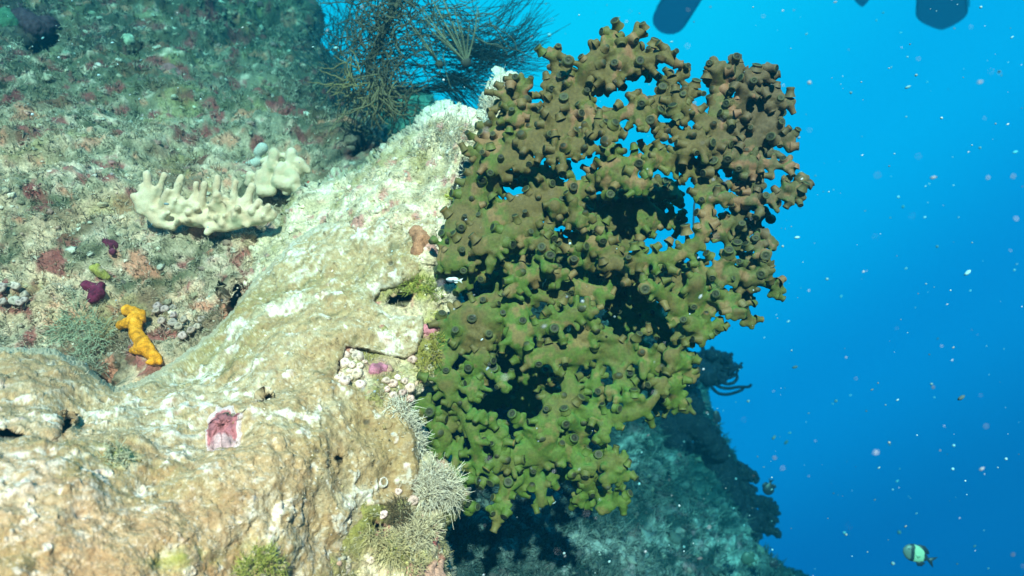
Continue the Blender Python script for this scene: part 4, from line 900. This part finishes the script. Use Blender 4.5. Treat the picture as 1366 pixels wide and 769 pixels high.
# ------------------------------------------------------------------ clump with curling arms on the far reef tip
cl = empty('curling_gorgonian', P(945, 510, 2.6)); tag(cl, 'dark blue clump with long curling arms on the tip of the far reef', 'soft coral')
dk = 2.62; g = Geo()
for (x, y, r) in ((930, 492, 12), (938, 480, 10), (942, 500, 14), (955, 488, 13), (960, 478, 10), (968, 492, 11), (950, 505, 10), (962, 503, 9), (925, 505, 10), (950, 473, 8), (970, 480, 7), (955, 498, 12)):
    blob(g, P(x, y, dk+rng.normal()*.04), r*dk/K, (.012, .022, .04), 3, .55)
g.build('body', M_far, cl)
for pts, r in ((((946, 508), (950, 518), (958, 526), (972, 527), (990, 521), (992, 517)), 2.2), (((950, 505), (958, 517), (972, 519), (985, 516), (1000, 517), (1002, 513)), 2.2), (((955, 500), (965, 513), (978, 512), (984, 505), (982, 498)), 2.2), (((960, 500), (972, 506), (982, 500), (986, 490), (980, 484)), 1.8), (((965, 490), (978, 490), (987, 488), (990, 484)), 1.8), (((968, 480), (974, 474), (977, 472)), 3), (((936, 480), (938, 468), (937, 462)), 3), (((925, 492), (920, 484), (922, 478)), 3), (((972, 498), (982, 492), (990, 490)), 2.5)):
    g = Geo(); w = np.array([P(x, y, dk-.05) for x, y in pts]); t = np.linspace(0, 1, 18); tt = np.linspace(0, 1, len(w)); w2 = np.stack([np.interp(t, tt, w[:, k]) for k in range(3)], 1)
    for _ in range(2): w2[1:-1] = (w2[:-2]+w2[2:]+w2[1:-1]*2)/4
    tube(g, w2, np.linspace(r*1.15, r*.8, 18)*dk/K, (.008, .014, .03), 6); g.build('arm', M_far, cl)
# dark tube coral colonies on the far reef, seen nearly as silhouettes
def far_colony(lines, d, label, seed):
    e = empty('dark_tube_coral', P(lines[0][0][0], lines[0][0][1], d)); tag(e, label, 'coral', 'dark tube corals on the far reef')
    for pts in lines:
        g = Geo(); 
        for (x0, y0, r0_), (x1, y1, r1_) in zip(pts[:-1], pts[1:]):
            n = max(2, int(math.hypot(x1-x0, y1-y0)/3))
            for k in range(n+1):
                t = k/n; r = r0_*(1-t)+r1_*t; x = x0*(1-t)+x1*t; y = y0*(1-t)+y1*t; dd = d+rng.normal()*.012
                blob(g, P(x, y, dd), r*.9*dd/K, (.012, .016, .026), 1, .3)
                for _ in range(3):
                    a = rng.random()*6.28; q = r*rng.uniform(.5, .98); blob(g, P(x+math.cos(a)*q, y+math.sin(a)*q, dd-.01+rng.normal()*.008), rng.uniform(1.8, 3.4)*dd/K, (.012, .016, .026), 1, .25)
        g.build('branch', M_far, e)
far_colony([[(960, 625, 16), (985, 645, 15), (1000, 655, 9), (1005, 652, 5)], [(985, 660, 14), (1005, 668, 11), (1022, 670, 8), (1034, 678, 6)], [(1015, 672, 8), (1028, 684, 6), (1036, 686, 4)], [(975, 640, 14), (985, 665, 16), (1000, 690, 12)], [(948, 600, 24), (965, 640, 28), (975, 670, 26)], [(985, 625, 12), (1000, 634, 10), (1008, 640, 6)]], 2.75, 'upper dark colony reaching out to the right from the far reef', 1)
far_colony([[(975, 680, 16), (1000, 700, 14), (1022, 705, 9), (1038, 712, 6)], [(1000, 700, 12), (1012, 715, 7), (1004, 722, 5)], [(1020, 703, 8), (1030, 698, 5)], [(975, 700, 14), (985, 730, 12), (990, 738, 8)], [(965, 690, 26), (980, 715, 22)], [(1008, 690, 12), (1024, 690, 8), (1034, 694, 6)]], 2.6, 'lower dark colony with two blunt arms just above the far sandy ledge', 2)
far_colony([[(905, 560, 26), (930, 570, 20), (950, 590, 18), (960, 605, 14)], [(912, 525, 14), (928, 545, 16)], [(885, 560, 20), (905, 590, 26)]], 2.65, 'dark colony under the clump with curling arms', 3)

# thin wire coral whips hanging inside the tube coral
for pts, lab in ((((929, 252), (926, 275), (925, 300), (930, 318)), 'upper of two thin dark whips seen through gaps in the tube coral'), (((918, 372), (917, 395), (914, 420), (908, 436)), 'lower of two thin dark whips seen through gaps in the tube coral')):
    g = Geo(); tube(g, [P(x, y, 1.25) for x, y in pts], .0018, (.03, .07, .10), 6); tag(g.build('wire_coral', M_black), lab, 'wire coral')

# ------------------------------------------------------------------ fish
M_fish = mat('fish_skin', .45, ((900, .2),), None, .08, .4, .0006, vscale=300)
def fish(px, py, d, length, ang, label, tintf, height=.52, group=None, flip=1, cat='reef fish', yaw=0.):
    e = empty('reef_fish', P(px, py, d)); tag(e, label, cat, group)
    Rm = np.array((Matrix.Rotation(R(ang), 3, 'Y') @ Matrix.Rotation(R(yaw), 3, 'Z')))
    def W(v): return np.asarray(e.location)+(np.asarray(v)*length)@Rm.T
    g = Geo(); n = 22; seg = 16; V = []; C = []
    for i in range(n+1):
        t = i/n; x = -.5+t*.80; hh = height*.5*(math.sin(math.pi*min(1, t**.75))**.8*.94+.06*(1-t)+.075*t) if t < 1 else .035; 
        if i == 0: hh = .012
        ww = hh*.36
        for j in range(seg):
            a = j/seg*2*math.pi; y = math.cos(a)*ww; z = math.sin(a)*hh; V.append(W((x, y, z))); C.append(tintf(x, z))
    F = [(i*seg+j, i*seg+(j+1) % seg, (i+1)*seg+(j+1) % seg, (i+1)*seg+j) for i in range(n) for j in range(seg)]
    g.add(np.array(V), np.array(F), np.array(C)); o = g.build('body', M_fish, e)
    def fin(name, outline, c, th=.008):
        g = Geo(); m = len(outline); o2 = np.array(outline); V = np.array([W((x, th*s, z)) for s in (-1, 1) for x, z in o2]); cen = o2.mean(0); V = np.vstack([V, W((cen[0], -th, cen[1])), W((cen[0], th, cen[1]))])
        F = [(k, (k+1) % m, 2*m, 2*m) for k in range(m)]+[(m+(k+1) % m, m+k, 2*m+1, 2*m+1) for k in range(m)]+[(k, m+k, m+(k+1) % m, (k+1) % m) for k in range(m)]
        F3 = []
        for f in F:
            F3.append((f[0], f[1], f[2]));
            if f[3] != f[2]: F3.append((f[0], f[2], f[3]))
        g.add(V, np.array(F3), c); g.build(name, M_fish, e, smooth=False)
    dkc = tintf(.3, .5)
    fin('tail_fin', [(.27, .035), (.38, .10), (.52, .17), (.44, .03), (.42, 0), (.44, -.03), (.52, -.17), (.38, -.10), (.27, -.035)], dkc)
    fin('dorsal_fin', [(-.22, height*.40), (-.12, height*.58), (.05, height*.62), (.18, height*.5), (.26, height*.30), (.16, height*.22), (0, height*.36)], dkc)
    fin('anal_fin', [(-.02, -height*.40), (.08, -height*.60), (.2, -height*.52), (.26, -height*.26), (.12, -height*.25)], dkc)
    fin('pectoral_fin', [(-.15, -.02), (-.04, .03), (.0, -.03), (-.06, -.08)], tintf(-.05, 0)*.8, .10)
    g = Geo(); 
    for s in (-1, 1): blob(g, W((-.38, s*.055, .055)), .022*length, (.01, .01, .01), 1, 0)
    g.build('eye', M_fish, e)
def humbug(x, z):
    xx = x+z*.35
    if xx < -.30: return np.array((.14, .17, .15))
    if xx < -.18: return np.array((.02, .03, .04))
    if xx < .13 and z > -.24 and z < .24: return np.array((.36, .52, .34))
    return np.array((.02, .03, .045))
dark = lambda x, z: np.array((.015, .02, .03))
fish(1226, 741, 1.75, .088, 24, 'small fish with a pale green side between dark bands, swimming in the lower right blue', humbug, .50)
fish(956, 559, 2.3, .058, 86, 'slim dark fish swimming upright just below the curling clump', dark, .42)
fish(1026, 650, 2.3, .056, -75, 'dark deep bodied fish hovering beside the upper dark colony', dark, .7)
fish(1034, 753, 2.0, .036, 10, 'tiny dark fish at the bottom, right of the far ledge', dark, .6)
fish(1000, 746, 2.0, .052, 18, 'rounded dark greenish fish close over the far ledge', lambda x, z: np.array((.05, .09, .07)), .75)
fish(606, 374, .90, .022, 5, 'tiny pale striped fish in the dark gap between the ridge and the tube coral', lambda x, z: np.array((.6, .7, .7)) if z > 0 else np.array((.1, .15, .2)), .3)

# ------------------------------------------------------------------ swim fins of divers passing overhead
M_fin = mat('swim_fin_rubber', .8, (), None, .05, .03, const=(.01, .03, .08))
def swim_fin(a, b, wa, wb, d, label, notch=.12, thick=.008, foot=True):
    e = empty('swim_fin', P(a[0], a[1], d)); tag(e, label, 'swim fin', 'swim fins of divers above')
    A = np.array(P(*a, d)); B = np.array(P(*b, d)); ax = B-A; L = np.linalg.norm(ax); ax /= L; nrm = np.array([.15, 1, -.2]); sd = np.cross(ax, nrm); sd /= np.linalg.norm(sd); nrm = np.cross(sd, ax); wa *= d/K; wb *= d/K
    g = Geo(); n = 24; m = 12; V = []
    for s in (1, -1):
        for i in range(n+1):
            t = i/n; w = (wa*(1-t)+wb*t)*(1 if t < .86 else math.sqrt(1-.5*((t-.86)/.14)**2))
            for j in range(m+1):
                u = j/m*2-1; tip = (1-notch*(1-abs(u)))*(1-.05*u*u); edge = thick*(1-.7*t)*(.5+.5*(abs(u) > .8)+.25*(abs(u) < .1)); V.append(A+ax*L*t*(tip if t > .7 else 1-(1-tip)*max(0, (t-.3)/.4) if t > .3 else 1)+sd*w*u*.5+nrm*(s*edge+.03*math.sin(t*2.)))
    V = np.array(V); F = []; q = (n+1)*(m+1)
    for i in range(n):
        for j in range(m):
            a0 = i*(m+1)+j; F.append((a0, a0+1, a0+m+2, a0+m+1)); F.append((q+a0, q+a0+m+1, q+a0+m+2, q+a0+1))
    for i in range(n):
        for j in (0, m): a0 = i*(m+1)+j; F.append((a0, a0+m+1, q+a0+m+1, q+a0))
    for j in range(m):
        for i in (0, n): a0 = i*(m+1)+j; F.append((a0, q+a0, q+a0+1, a0+1))
    g.add(V, np.array(F), (0, 0, 0)); g.build('blade', M_fin, e)
    g = Geo(); tube(g, [A+ax*L*.05, A-ax*L*.1, A-ax*L*.32, A-ax*L*.46], [wa*.30, wa*.36, wa*.34, wa*.28], (0, 0, 0), 14); g.build('foot_pocket', M_fin, e)
    for s in (-1, 1):
        g = Geo(); tube(g, [A+sd*wa*.42*s, A+ax*L*.4+sd*(wa*.6+wb*.4)*.49*s, A+ax*L*.8+sd*(wa*.2+wb*.8)*.49*s], [.009, .008, .004], (0, 0, 0), 6); g.build('side_rail', M_fin, e)
swim_fin((948, -62), (882, 41), 46, 46, 4.9, 'dark blade hanging in from the top edge above the tube coral', notch=0)
swim_fin((1258, -75), (1259, 33), 56, 66, 5.0, 'broad dark blade at the top edge near the right corner', notch=-.05)
swim_fin((1150, -90), (1152, 3), 24, 26, 5.0, 'end of a dark blade just touching the top edge, left of the broad one', notch=-.05)

# ------------------------------------------------------------------ particles drifting in the water
g = Geo(); VI, FI = ICO[1]
for k in range(1500):
    d = .28+2.7*rng.random()**1.25; px = rng.uniform(-80, 1440); py = rng.uniform(-60, 830)
    rp = rng.choice([.5, .8, 1.1, 1.8, 2.6], p=[.36, .32, .21, .09, .02]); r = rp*d/K*1.05
    dirn = np.array([.8, 0, .5])+rng.normal(size=3)*.2; u, v, w = frame_of(dirn); sc = np.array([1, 1, rng.choice([1, 1.2, 2.2])]); VV = (VI*sc)@np.stack([u, v, w])
    g.add(np.array(P(px, py, d))+VV*r, FI, np.array((.56, .74, .80))*rng.uniform(.15, 1))
M_snow = mat('drifting_particle', .9, (), None, 0, .1)
tag(g.build('marine_snow', M_snow), kind='stuff')
